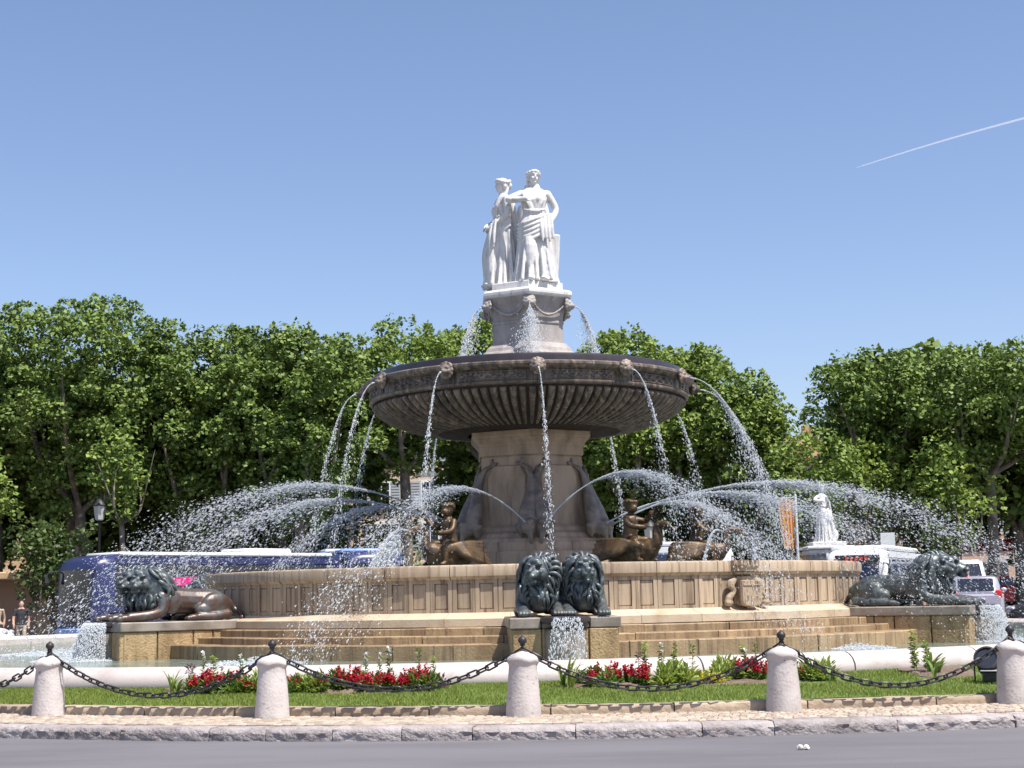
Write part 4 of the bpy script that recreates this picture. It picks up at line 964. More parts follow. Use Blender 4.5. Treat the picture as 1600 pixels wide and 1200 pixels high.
for i in range(len(bp) - 1):
    t = thing('chain', CHL[i], 'chain', bp[i], 0, 'chains between the bollards')
    A_, B_ = V(0, 0, .80), bp[i + 1] - bp[i] + V(0, 0, .80); sag = .50 + .04 * math.sin(i * 2.1)
    fine = [A_.lerp(B_, k / 400) - V(0, 0, sag * (1 - (2 * k / 400 - 1) ** 2)) for k in range(401)]
    s_ = [0]
    for k in range(400): s_.append(s_[-1] + (fine[k + 1] - fine[k]).length)
    n = int(round(s_[-1] / .122)); j = 0
    for k in range(n):
        sc_ = (k + .5) * s_[-1] / n
        while s_[j + 1] < sc_: j += 1
        p = fine[j]; d = (fine[j + 1] - fine[j]).normalized()
        q = d.to_track_quat('X', 'Z') @ Quaternion((1, 0, 0), math.pi / 2 * (k % 2) + .5)
        o = ob('chain_link', link, None, t, loc=p); o.rotation_mode = 'QUATERNION'; o.rotation_quaternion = q

# ------------------------------------------------------------------ grass and flower beds
BEDS = [(-5.05, -1.25), (.35, 4.35), (5.25, 6.3)]
def in_bed(x, t): return any(a < x < b for a, b in BEDS) and t > .56
def lawn_np(a, t):
    p0 = np.stack([KC.x + 18.26 * np.sin(np.radians(a)), KC.y - 18.26 * np.cos(np.radians(a))], 1)
    d = p0 - np.array([RC.x, RC.y]); d /= np.linalg.norm(d, axis=1, keepdims=True); p1 = np.array([RC.x, RC.y]) + d * 15.98
    q = p0 * (1 - t)[:, None] + p1 * t[:, None]; z = .262 + .138 * t ** .8
    return q, z
n = 90000; a = RNG.uniform(-30, 24, n); t = RNG.uniform(0, .99, n) ** .9
q, z = lawn_np(a, t)
bed = np.zeros(n, bool)
for (x0, x1) in BEDS: bed |= (q[:, 0] > x0 + .06 * np.sin(t * 20)) & (q[:, 0] < x1) & (t > .56 + .05 * np.sin(q[:, 0] * 3.1))
keep = ~bed; q, z = q[keep], z[keep]; n = len(q)
ang = RNG.uniform(0, 6.283, n); h = RNG.uniform(.02, .042, n); w = .006
lean = RNG.normal(0, .014, (n, 2)); zo = .012 * np.sin(q[:, 0] * 2.1)
P = np.empty((n, 3, 3)); dx = np.stack([np.cos(ang), np.sin(ang)], 1) * w
P[:, 0, :2] = q - dx; P[:, 1, :2] = q + dx; P[:, 0, 2] = P[:, 1, 2] = z + .0; P[:, 2, :2] = q + lean; P[:, 2, 2] = z + h + .01
me = np_mesh('grass', P.reshape(-1, 3), np.arange(n * 3).reshape(-1, 3)); me.materials.append(MT['grass']); tag(ob('grass', me), 'short mown green grass on the lawn strip', 'grass', kind='stuff')
def lawn_at(x, t):
    a = math.degrees(math.asin((x - KC.x) / 18.0))
    for _ in range(6):
        q, z = lawn_np(np.array([a]), np.array([t])); a += math.degrees((x - q[0, 0]) / 17.0)
    return V(q[0, 0], q[0, 1], float(z[0]))
for i, (x0, x1) in enumerate(BEDS):
    mb = MB(); nx, ny = int((x1 - x0) * 9), 7; P = []
    for ix in range(nx + 1):
        for iy in range(ny + 1):
            x = x0 + (x1 - x0) * ix / nx; e = min(1, 4 * min(ix / nx, 1 - ix / nx)); tf = .60 - .04 * math.sin(x * 3.1) + .2 * (1 - e) ** 2; tt = tf + (.97 - tf) * iy / ny
            p = lawn_at(x, tt); p.z += -.01 + (.035 + .02 * random.random()) * min(1, iy * .8) ; P.append(p)
    mb.add(P, [(ix * (ny + 1) + iy, (ix + 1) * (ny + 1) + iy, (ix + 1) * (ny + 1) + iy + 1, ix * (ny + 1) + iy + 1) for ix in range(nx) for iy in range(ny)])
    sheet('flower_bed_soil', mb, MT['soil'])

def leaves(pos, dirs, L, W, droop=.25):
    """leaf quads folded along the rib: pos base, dirs direction"""
    n = len(pos); d = dirs / np.linalg.norm(dirs, axis=1, keepdims=True)
    up = RNG.normal(0, .5, (n, 3)) + np.array([0, 0, 1.0]); s = np.cross(d, up); s /= np.maximum(np.linalg.norm(s, axis=1, keepdims=True), 1e-6); nn = np.cross(s, d)
    L = np.broadcast_to(np.asarray(L, float), (n,))[:, None]; Wd = np.broadcast_to(np.asarray(W, float), (n,))[:, None]
    v = np.stack([pos, pos + d * L * .45 + s * Wd / 2 + nn * Wd * .18, pos + d * L - nn * L * droop, pos + d * L * .45 - s * Wd / 2 + nn * Wd * .18], 1)
    idx = np.arange(n)[:, None] * 4; f = np.concatenate([idx + np.array([0, 1, 2]), idx + np.array([0, 2, 3])])
    return v.reshape(-1, 3), f
def rdir(n, zlo=-.2, zhi=1.0):
    a = RNG.uniform(0, 6.283, n); z = RNG.uniform(zlo, zhi, n); r = np.sqrt(np.maximum(0, 1 - z * z)); return np.stack([np.cos(a) * r, np.sin(a) * r, z], 1)
def leafmesh(name, parts_, mat):
    vs, fs, o = [], [], 0
    for v, f in parts_: vs.append(v); fs.append(f + o); o += len(v)
    me = np_mesh(name, np.concatenate(vs), np.concatenate(fs)); me.materials.append(mat); return me
def stems_mesh(stems, r=.005):
    mb = MB()
    for s in stems: mb.tube(s, [r, r * .8, r * .5][:len(s)], 4)
    me = mb.mesh('stem'); me.materials.append(MT['plant_green']); return me
def proto_salvia():
    n = 7; st_ = []; lp = []; pp = []
    for i in range(n):
        b = V(random.uniform(-.04, .04), random.uniform(-.04, .04), 0); tp = V(b.x * 2.6 + random.uniform(-.04, .04), b.y * 2.6, random.uniform(.15, .24)); st_.append([b, b.lerp(tp, .5), tp])
        k = 9; t = RNG.uniform(.1, .7, k); base = np.array(b) + (np.array(tp) - np.array(b)) * t[:, None]; lp.append(leaves(base, rdir(k, -.1, .6), .075, .04))
        k = 26; t = RNG.uniform(.62, 1.12, k); base = np.array(b) + (np.array(tp) - np.array(b)) * t[:, None]; pp.append(leaves(base, rdir(k, -.2, .9), .036, .026))
    return st_, leafmesh('foliage', lp, MT['plant_green']), leafmesh('flowers', pp, MT['petal_red'])
def proto_bush(mat, h=.2, n=130, L=.085, W=.035, petal=None, pn=0):
    d = rdir(n, .05, 1.0); base = d * RNG.uniform(.25, 1.0, n)[:, None] * np.array([.13, .13, h]); out = [leaves(base, d + np.array([0, 0, .3]), RNG.uniform(.6, 1.1, n) * L, RNG.uniform(.7, 1.1, n) * W)]
    me = leafmesh('foliage', out, mat); pm = None
    if petal is not None: d = rdir(pn, .3, 1.0); pm = leafmesh('flowers', [leaves(d * np.array([.13, .13, h * 1.05]), d, .04, .035)], petal)
    return [[V(0, 0, 0), V(.01, 0, h * .5)]], me, pm
def proto_tall(h, mat, n=34, top=None):
    tp = V(random.uniform(-.03, .03), random.uniform(-.03, .03), h); t = RNG.uniform(.15, 1.0, n); base = np.array(tp) * t[:, None]
    me = leafmesh('foliage', [leaves(base, rdir(n, -.1, .8), RNG.uniform(.04, .075, n), .02)], mat); pm = None
    if top is not None: k = 24; pm = leafmesh('flowers', [leaves(np.array(tp) * RNG.uniform(.8, 1.08, k)[:, None], rdir(k, 0, 1), .035, .025)], top)
    return [[V(0, 0, 0), tp * .5, tp]], me, pm
def proto_blades(mat, n=11, L=.42, W=.035, spread=.7):
    vs, fs, o = [], [], 0
    for i in range(n):
        a = random.uniform(0, 6.283); d = V(math.cos(a), math.sin(a), 0); s = V(-d.y, d.x, 0); l = L * random.uniform(.65, 1.1); sp = spread * random.uniform(.5, 1.2)
        pts = []
        for k in range(6):
            t = k / 5; c = d * (sp * l * t * t * .8 + .02) + V(0, 0, l * (t - .28 * sp * t ** 3)); w = W * (.55 + .9 * t) * (1 - t ** 3) + .001; pts += [c - s * w / 2, c + s * w / 2]
        vs.append(np.array(pts)); f = []
        for k in range(5): b = 2 * k; f += [(b, b + 1, b + 3), (b, b + 3, b + 2)]
        fs.append(np.array(f) + o); o += len(pts)
    me = np_mesh('foliage', np.concatenate(vs), np.concatenate(fs)); me.materials.append(mat); return [], me, None
PL = {'salvia': [proto_salvia() for _ in range(3)], 'bush': [proto_bush(MT['plant_green']) for _ in range(2)], 'pale': [proto_bush(MT['plant_pale'], .24, 120, .10, .04) for _ in range(2)],
      'yellow': [proto_bush(MT['plant_pale'], .12, 70, petal=MT['petal_yellow'], pn=90)], 'purple': [proto_tall(.34, MT['plant_dark'], 40), proto_bush(MT['plant_dark'], .2, 90)],
      'tall': [proto_tall(.50, MT['plant_green'], 40), proto_tall(.40, MT['plant_green'], 34, MT['petal_white'])], 'leafy': [proto_tall(.48, MT['plant_pale'], 110), proto_tall(.42, MT['plant_green'], 110)],
      'blades': [proto_blades(MT['plant_pale']), proto_blades(MT['plant_green'], 9, .34, .055, .9)], 'arch': [proto_blades(MT['plant_green'], 7, .42, .05, 1.1)]}
PLM = {k: [(stems_mesh(s) if s else None, a_, b_) for s, a_, b_ in v] for k, v in PL.items()}
PNAME = {'salvia': ('red_flower_plant', 'red flower', 'short plant with bright red flower spikes in the {}'), 'bush': ('leafy_plant', 'plant', 'low green leafy plant in the {}'), 'pale': ('pale_leafy_plant', 'plant', 'pale green bushy plant in the {}'),
         'yellow': ('yellow_flower_plant', 'yellow flower', 'low clump of bright yellow flowers in the {}'), 'purple': ('purple_leaf_plant', 'plant', 'dark purple leaved plant in the {}'), 'tall': ('tall_stem_plant', 'plant', 'thin tall flower stem in the {}'),
         'leafy': ('tall_leafy_plant', 'plant', 'tall densely leaved green plant in the {}'), 'blades': ('sword_leaf_plant', 'plant', 'tuft of pale sword shaped leaves in the {}'), 'arch': ('arching_leaf_plant', 'plant', 'plant of long arching green leaves in the {}')}
BN = ['bed under the brown lion', 'bed below the coat of arms', 'bed by the floodlight']
def plant(kind, x, t, s=1.0):
    b = min(range(3), key=lambda i: 0 if BEDS[i][0] - .2 < x < BEDS[i][1] + .2 else abs(x - sum(BEDS[i]) / 2) + 1)
    nm, cat, lab = PNAME[kind]; st_, fo, fl_ = random.choice(PLM[kind]); p = lawn_at(x, t); p.z += .0
    o = thing(nm, lab.format(BN[b]), cat, p, random.uniform(0, 6.28), cat + 's: ' + nm.replace('_', ' ') + ' in the ' + BN[b]); o.scale = (s, s, s * random.uniform(.88, 1.1))
    if st_ is not None: ob('stem', st_, None, o)
    ob('foliage', fo, None, o)
    if fl_ is not None: tag(ob('flowers', fl_, None, o), kind='stuff')
def X(u): return (u - 836) / 118.8                    # place along the beds, in 1/118.8 m
rnd = random.Random(12)
def scatter(kind, a, b, n, t0=.66, t1=.9, s=(.85, 1.2)):
    for i in range(n): plant(kind, X(a + (b - a) * (i + rnd.uniform(.15, .85)) / n), rnd.uniform(t0, t1), rnd.uniform(*s))
scatter('salvia', 282, 385, 13, .62, .85); scatter('salvia', 520, 672, 18, .62, .85); scatter('salvia', 922, 1020, 11, .62, .85); scatter('salvia', 1165, 1212, 7, .65, .88); scatter('salvia', 1240, 1268, 3, .66, .85); scatter('salvia', 446, 520, 3, .62, .75, (.7, .9))
scatter('bush', 280, 400, 7, .6, .92); scatter('bush', 448, 540, 7, .62, .9); scatter('bush', 545, 690, 6, .62, .92); scatter('bush', 905, 960, 3, .6, .8); scatter('bush', 1210, 1290, 5, .62, .9)
scatter('pale', 388, 400, 1); scatter('pale', 455, 500, 3, .6, .8); scatter('pale', 1030, 1080, 5, .64, .9, (1.0, 1.3)); scatter('pale', 1125, 1160, 3, .7, .9, (1.1, 1.4)); scatter('pale', 1280, 1320, 3, .62, .8)
scatter('yellow', 1085, 1130, 5, .66, .76, (.9, 1.2)); scatter('purple', 270, 285, 2); scatter('purple', 1000, 1022, 2, .8, .9); scatter('purple', 448, 462, 2, .75, .9); scatter('purple', 655, 690, 2, .7, .85)
for px in (300, 332, 362, 562, 585, 607, 648, 1090, 1062, 1182, 1200, 1040): plant('tall', X(px), rnd.uniform(.78, .93), rnd.uniform(.9, 1.25))
for px in (318, 678, 1013, 1055, 1180, 1474, 1478, 1497, 1500): plant('leafy', X(px), rnd.uniform(.72, .9), rnd.uniform(.9, 1.2))
for px in (252, 262, 888, 895, 1292, 1300, 1310, 1490, 1500, 1512): plant('blades', X(px), rnd.uniform(.6, .8), rnd.uniform(.8, 1.1))
for px in (505, 500, 880, 965, 1285): plant('arch', X(px), rnd.uniform(.7, .88), rnd.uniform(.8, 1.05))

# ------------------------------------------------------------------ floodlight on the lawn, crumpled paper on the road
p = lawn_at(5.98, .30)
t = thing('floodlight', 'black ribbed floodlight on a low stand on the lawn edge', 'floodlight', p, math.radians(-25)); Rt = Matrix.Rotation(math.radians(58), 3, 'X')
mb = MB(); prof = [(.02, -.15), (.10, -.15), (.12, -.12)]
for k in range(7): prof += [(.15, -.10 + k * .028), (.15, -.09 + k * .028), (.125, -.088 + k * .028), (.125, -.075 + k * .028)]
prof += [(.165, .11), (.165, .15), (.14, .155), (.135, .13), (.01, .13)]
mb.lathe(prof, 22); mb.v = [tuple(Rt @ Vector(q) + V(0, 0, .27)) for q in mb.v]; ob('lamp_housing', mb, MT['iron'], t, 40)
mb = MB(); mb.lathe([(.01, .133), (.134, .133)], 22); mb.v = [tuple(Rt @ Vector(q) + V(0, 0, .27)) for q in mb.v]; ob('lens', mb, MT['win_glass'], t)
mb = MB(); mb.bbox((.10, -.14, .10), (.30, .16, .13), .015); ob('ballast_box', mb, MT['iron'], t)
mb = MB(); mb.bbox((.10, -.14, .176), (.34, .20, .016), .004); ob('cover_plate', mb, MT['shutter'], t)
for s in (-1, 1): mb = MB(); mb.limb([(s * .18, 0, .28), (s * .18, .01, .1), (s * .18, .02, -.02)], .012, 6, 2); ob('bracket', mb, MT['iron'], t)
mb = MB(); r_ = random.Random(2)
for (cx, rx) in ((-.035, .035), (.03, .03)):
    bm = bmesh.new(); bmesh.ops.create_icosphere(bm, subdivisions=2, radius=1)
    for q in bm.verts: k = r_.uniform(.65, 1.2); q.co = Vector((cx + q.co.x * rx * k, q.co.y * .03 * k, .022 + q.co.z * .026 * k))
    bm.verts.index_update(); mb.add([q.co.copy() for q in bm.verts], [[w_.index for w_ in f_.verts] for f_ in bm.faces]); bm.free()
tag(ob('crumpled_paper', mb, M('paper', (.78, .74, .62), .8), loc=(2.68, -21.2, .004)), 'crumpled scrap of cream paper lying on the grey road', 'litter')
# ------------------------------------------------------------------ plane trees
def crown_mesh(name, c, r, nblob, per, leaf, mat, seed, flat=.0, spires=6, br=(.5, .95), fill=.40):
    """leaf clumps spread through an uneven dome; c centre, r radii"""
    g = np.random.default_rng(seed)
    d = g.normal(0, 1, (nblob, 3)); d /= np.linalg.norm(d, axis=1, keepdims=True)
    d[:, 2] = np.where(d[:, 2] < -.72, d[:, 2] * -.6, d[:, 2]); d /= np.linalg.norm(d, axis=1, keepdims=True)
    d /= (np.abs(d) ** 2.7).sum(1, keepdims=True) ** (1 / 2.7)
    lump = 1 + .07 * np.sin(d[:, 0] * 5 + seed) * np.cos(d[:, 2] * 4 + seed * 2) + .05 * np.sin(d[:, 1] * 7 + d[:, 2] * 5)
    rad = np.where(g.uniform(0, 1, nblob) < fill, g.uniform(.25, .75, nblob), g.uniform(.80, 1.04, nblob)) * lump
    shr = 1 - .8 * np.maximum(0, -d[:, 2:3]) ** .7         # boughs hang inwards under the canopy
    cen = np.array(c) + d * rad[:, None] * np.array(r) * np.concatenate([shr, shr, np.ones_like(shr)], 1)
    if flat: cen[:, 2] = np.maximum(cen[:, 2], c[2] - r[2] * flat)
    bs = g.uniform(br[0], br[1], nblob)
    asp = np.ones((nblob, 3)); asp[:, 2] = g.uniform(.7, 1.1, nblob)
    if spires:
        a = g.uniform(0, 6.283, spires); q = np.sqrt(g.uniform(0, .6, spires))
        sc = np.stack([c[0] + np.cos(a) * q * r[0], c[1] + np.sin(a) * q * r[1], c[2] + r[2] * (np.sqrt(1 - q * q) + .03) * 1.0], 1)
        cen = np.concatenate([cen, sc]); bs = np.concatenate([bs, g.uniform(.22, .42, spires)]); sa = np.ones((spires, 3)); sa[:, 2] = g.uniform(1.5, 2.6, spires); asp = np.concatenate([asp, sa])
    nb = len(cen); cnt = np.maximum(20, (per * (bs / .7) ** 2).astype(int)); idx = np.repeat(np.arange(nb), cnt); n = len(idx)
    dd = g.normal(0, 1, (n, 3)); dd /= np.linalg.norm(dd, axis=1, keepdims=True)
    dd[:, 2] = np.where(dd[:, 2] < -.5, -dd[:, 2], dd[:, 2])
    pos = cen[idx] + dd * (bs[idx] * g.uniform(.55, 1.12, n) ** .7)[:, None] * asp[idx]
    ld = dd * .55 + g.normal(0, .5, (n, 3)) + np.array([0, 0, -.15]); ld /= np.linalg.norm(ld, axis=1, keepdims=True)
    upv = dd * .8 + np.array([.15, -.15, .75]) + g.normal(0, .27, (n, 3)); s = np.cross(ld, upv); s /= np.maximum(np.linalg.norm(s, axis=1, keepdims=True), 1e-6); nn = np.cross(s, ld)
    L = (g.uniform(.7, 1.25, n) * leaf)[:, None]; Wd = L * g.uniform(.75, 1.0, n)[:, None]
    v = np.stack([pos - ld * L * .4, pos + ld * L * .05 + s * Wd / 2 - nn * Wd * .12, pos + ld * L * .6, pos + ld * L * .05 - s * Wd / 2 - nn * Wd * .12], 1).reshape(-1, 3)
    i4 = np.arange(n)[:, None] * 4; f = np.concatenate([i4 + np.array([0, 1, 2]), i4 + np.array([0, 2, 3])])
    me = np_mesh(name, v, f); me.materials.append(mat); return me
def tree(label, x, y, top, rx, rz, seed, mat='leaf_a', nblob=150, per=75, leaf=.24, lean=0.0, group='plane trees round the square', name='plane_tree', trunk_r=.28, flat=.0, ry=None, spires=6, br=(.5, .95), z0=0.0, limbs=5):
    t = thing(name, label, 'tree', (x, y, z0), 0, group); r_ = random.Random(seed)
    cz = top - rz * 1.06
    ob('crown', crown_mesh('crown', (lean, 0, cz), (rx, ry or rx, rz), nblob, per, leaf, MT[mat], seed, flat, spires, br), None, t)
    mb = MB(); fork = cz - rz * .75
    fork = max(fork, top * .22)
    mb.limb([(0, 0, -.1), (lean * .3 + .1, 0, fork * .5), (lean * .6, .05, fork)], [trunk_r * 1.25, trunk_r, trunk_r * .8], 10)
    for k in range(limbs):
        a = 2 * math.pi * k / limbs + r_.uniform(-.4, .4); e = V(lean + math.cos(a) * rx * .62, math.sin(a) * (ry or rx) * .62, cz + rz * r_.uniform(.0, .4))
        s_ = V(lean * .6, .05, fork - .15); m_ = s_.lerp(e, .45) + V(math.cos(a) * .5, math.sin(a) * .5, -.25)
        mb.limb([s_, m_, e], [trunk_r * .55, trunk_r * .42, trunk_r * .15], 7)
        e2 = m_ + V(r_.uniform(-1, 1), r_.uniform(-1, 1), r_.uniform(1.5, 2.5)); mb.limb([m_, m_.lerp(e2, .5), e2], [trunk_r * .32, trunk_r * .25, trunk_r * .1], 6)
    ob('trunk', mb, MT['bark'], t, 60); return t
FR = [(-28.0, 34, 14.2, 4.6, 4.9, 'a', 'tall plane tree at the far end of the row beside the white car'), (-20.6, 33, 15.6, 4.4, 5.4, 'a', 'tallest rounded plane tree behind the brown lion'),
      (-14.8, 34, 14.2, 4.0, 5.3, 'a', 'broad plane tree behind the middle of the blue bus'), (-10.4, 32, 13.5, 3.4, 4.9, 'a', 'plane tree with pointed shoots behind the end of the blue bus'),
      (-6.0, 36, 14.4, 3.3, 3.7, 'b', 'bright green plane tree beside the bowl on the blue bus side'), (-2.2, 40, 15.2, 3.2, 3.9, 'b', 'plane tree directly behind the cloaked statue pedestal'),
      (4.6, 36, 13.8, 3.2, 4.6, 'b', 'bright plane tree rising behind the bowl on the tablet side'), (8.0, 37, 13.0, 3.0, 4.6, 'b', 'bright plane tree behind the thick bowl stream'),
      (10.3, 34, 11.4, 1.9, 4.4, 'b', 'narrow plane tree at the edge of the sky gap')]
for i, (x, y, top, rx, rz, m_, lab) in enumerate(FR):
    tree(lab, x, y, top, rx, rz, 40 + i, 'leaf_' + m_, int(21 * rx * rz), 120, .205, r_ if False else 0.0, spires=24, br=(.34, .66))
FRR = [(13.9, 27, 11.0, 2.8, 2.5, 'flat bottomed plane tree next to the sky gap'), (18.2, 25, 11.0, 3.4, 2.7, 'flat bottomed plane tree with slim leaning trunk over the white van'), (23.6, 29, 10.8, 4.0, 3.0, 'plane tree behind the traffic sign')]
for i, (x, y, top, rx, rz, lab) in enumerate(FRR): tree(lab, x, y, top, rx, rz, 70 + i, 'leaf_a', int(34 * rx * rz), 120, .195, .5, flat=.55, spires=22, br=(.34, .62), trunk_r=.22)
# second row, in the shade of the first
SR = [(-33, 38), (-26, 37.5), (-22.5, 38.0), (-16.6, 37), (-12.2, 37.5), (-9.8, 39), (1.5, 41), (6.2, 40), (11.2, 41), (16.6, 31), (21, 30), (27, 33)]
SL = ['beyond the cafe pavilion', 'behind the white car', 'behind the tallest plane tree', 'behind the street lantern', 'behind the topmost jet', 'beside the glimpsed cream house', 'hidden by the column', 'behind the upright swan', 'behind the striped banner', 'behind the white minibus', 'behind the white van', 'behind the traffic sign']
for i, (x, y) in enumerate(SR): tree('shaded plane tree of the second row ' + SL[i], x, y, {8: 8.0, 9: 9.2, 10: 9.6}.get(i, 12.0 + (i * 37 % 10) * .1), 3.6 if i != 8 else 2.6, {8: 3.0, 9: 3.0, 10: 3.0}.get(i, 3.4), 90 + i, 'leaf_a', 170, 46, .36, br=(.75, 1.2), spires=2, group='second row of shaded plane trees')
TR = [(-36, 43), (-29, 42.5), (-23, 42.5), (-18.0, 43), (-12.8, 43), (-1.5, 46), (4, 45), (9, 45), (19.5, 36), (25, 37)]
TL = ['far past the cafe', 'above the cafe pavilion', 'above the person in beige', 'above the nose of the blue bus', 'above the magenta graphic', 'behind the column shaft', 'behind the pale street lantern', 'behind the thick bowl stream', 'behind the red cars', 'behind the red awning']
for i, (x, y) in enumerate(TR): tree('dark plane tree of the third row ' + TL[i], x, y, 12.0, 4.0, 4.9, 150 + i, 'leaf_a', 130, 32, .46, br=(.9, 1.4), spires=2, group='third row of dark plane trees')
# smaller trees and shrubs
SM = [(11.3, 24, 7.6, 1.7, 2.2, 'small bright tree behind the striped banner'), (13.6, 25, 7.4, 1.6, 2.2, 'small tree behind the little white statue'), (16.4, 23, 7.2, 1.7, 2.4, 'small tree over the white minibus'),
      (-21.6, 20, 8.2, 2.0, 3.2, 'low leafy tree at the pavement beside the white car'), (-19.0, 24, 4.8, 1.5, 2.0, 'grey green shrub beside the nose of the blue bus'), (-15.9, 22.5, 8.4, .85, 2.0, 'thin young tree by the street lantern'),
      (-7.6, 40, 6.3, 2.3, 2.7, 'dark low tree under the cream house beside the column'), (-11.2, 40.5, 5.6, 2.1, 2.4, 'dark low tree behind the end of the blue coach')]
for i, (x, y, top, rx, rz, lab) in enumerate(SM): tree(lab, x, y, top, rx, rz, 120 + i, 'leaf_c' if i == 4 else 'leaf_a' if i > 5 else 'leaf_b', int(24 * rx * rz), 60, .19, spires=3, br=(.35, .6), trunk_r=.12, group='small trees and shrubs', name='small_tree', limbs=4)

# ------------------------------------------------------------------ town houses behind the trees
pane_m, frame_m, shut_m, sill_m = None, None, None, None
def house(x, y, w, h, floors, cols, mat, lab, depth=9, rz=0.0, roofm='roof'):
    t = thing('town_house', lab, 'house', (x, y, 0), rz, 'town houses behind the trees')
    mb = MB(); mb.box((0, depth / 2, h / 2), (w, depth, h)); wl_ = ob('wall', mb, MT[mat], t)
    mb = MB(); mb.loft([[V(-w / 2 - .4, -.6, h - .05), V(w / 2 + .4, -.6, h - .05), V(w / 2 + .4, depth + .3, h - .05), V(-w / 2 - .4, depth + .3, h - .05)], [V(-w / 2 - .4, -.6, h + .15), V(w / 2 + .4, -.6, h + .15), V(w / 2 + .4, depth + .3, h + .15), V(-w / 2 - .4, depth + .3, h + .15)], [V(-w / 2 + .5, depth * .45, h + 1.9), V(w / 2 - .5, depth * .45, h + 1.9), V(w / 2 - .5, depth * .55, h + 1.9), V(-w / 2 + .5, depth * .55, h + 1.9)]])
    rf = ob('roof', mb, MT[roofm], t); mb = MB(); mb.box((w * .25, depth * .4, h + 1.9), (.7, .5, 1.4)); ob('chimney', mb, MT[mat], rf)
    mb = MB(); mb.box((0, -.08, h - .3), (w, .24, .3)); mb.box((0, -.05, 3.75), (w, .12, .18)); ob('cornice', mb, MT['cream'], t)
    fh = (h - 4.2) / floors
    for fl_ in range(floors):
        for c_ in range(cols):
            cx = -w / 2 + w * (c_ + .5) / cols; cz = 4.2 + fh * (fl_ + .5); hh = min(1.9, fh * .62)
            wd = part('window', t); wd.location = (cx, 0, cz)
            mb = MB()
            for (bx, bz, sx, sz) in ((-.55, 0, .1, hh), (.55, 0, .1, hh), (0, hh / 2, 1.2, .12), (0, 0, .06, hh), (0, hh * .16, 1.0, .05)): mb.box((bx, -.03, bz), (sx, .08 + .01 * abs(bx), sz))
            ob('frame', mb, MT['white_paint'], wd); mb = MB(); mb.box((0, -.006, 0), (1.0, .02, hh - .1)); ob('pane', mb, MT['win_glass'], wd)
            mb = MB(); mb.box((0, -.1, -hh / 2 - .06), (1.5, .22, .1)); ob('sill', mb, MT['cream'], wd)
            for s in (-1, 1):
                mb = MB(); mb.box((s * .92, -.035, 0), (.6, .05, hh + .05))
                for k in range(9): mb.box((s * .92, -.07, -hh / 2 + .12 + (hh - .2) * k / 8), (.5, .03, .06))
                ob('shutter', mb, MT['shutter'], wd)
    for c_ in range(cols):
        cx = -w / 2 + w * (c_ + .5) / cols; mb = MB(); mb.box((cx, -.02, 1.5), (w / cols * .7, .08, 2.9)); ob('shop_front', mb, MT['win_glass'], t)
    return t
house(-44, 66, 14, 12.5, 3, 5, 'cream', 'cream town house at the far end beyond the white car'); house(-30.5, 64, 12.6, 12.0, 3, 4, 'ochre', 'ochre town house behind the brown lion trees'); house(-17.8, 62, 12.4, 12.8, 3, 4, 'pink', 'pinkish town house with white window behind the blue bus')
house(-5.0, 63, 12.6, 12.2, 3, 4, 'cream', 'cream town house glimpsed beside the column'); house(15.6, 60, 10.5, 9.6, 3, 4, 'ochre', 'yellow town house with tall windows behind the striped banner'); house(26, 56, 11.6, 12.2, 3, 4, 'pink', 'pinkish town house behind the white van')
house(38.5, 54, 12.6, 12.0, 3, 4, 'ochre', 'ochre town house behind the traffic sign')

# ------------------------------------------------------------------ vehicles
def wheel_mesh(r=.5, w=.3):
    mb = MB(); mb.lathe([(r * .3, -w / 2), (r * .92, -w / 2), (r, -w / 2 + .04), (r, w / 2 - .04), (r * .92, w / 2), (r * .3, w / 2)], 24); R = Matrix.Rotation(math.pi / 2, 3, 'X'); mb.v = [tuple(R @ Vector(q)) for q in mb.v]
    a = mb.mesh('tyre', 40); a.materials.append(MT['rubber'])
    mb = MB(); mb.lathe([(.01, w / 2 - .03), (r * .2, w / 2 + .0), (r * .25, w / 2 - .05), (r * .55, w / 2 - .06), (r * .62, w / 2 - .01)], 20); mb.lathe([(.01, -w / 2 + .03), (r * .2, -w / 2), (r * .25, -w / 2 + .05), (r * .55, -w / 2 + .06), (r * .62, -w / 2 + .01)], 20); mb.v = [tuple(R @ Vector(q)) for q in mb.v]
    b = mb.mesh('rim', 40); b.materials.append(MT['silver']); return a, b
WB = wheel_mesh(.48, .3); WC = wheel_mesh(.31, .2)
def wheels(t, xs, hw, wm, r):
    for x in xs:
        for s in (-1, 1):
            w_ = ob('wheel', wm[0], None, t, loc=(x, s * (hw - .12), r)); ob('rim', wm[1], None, w_)
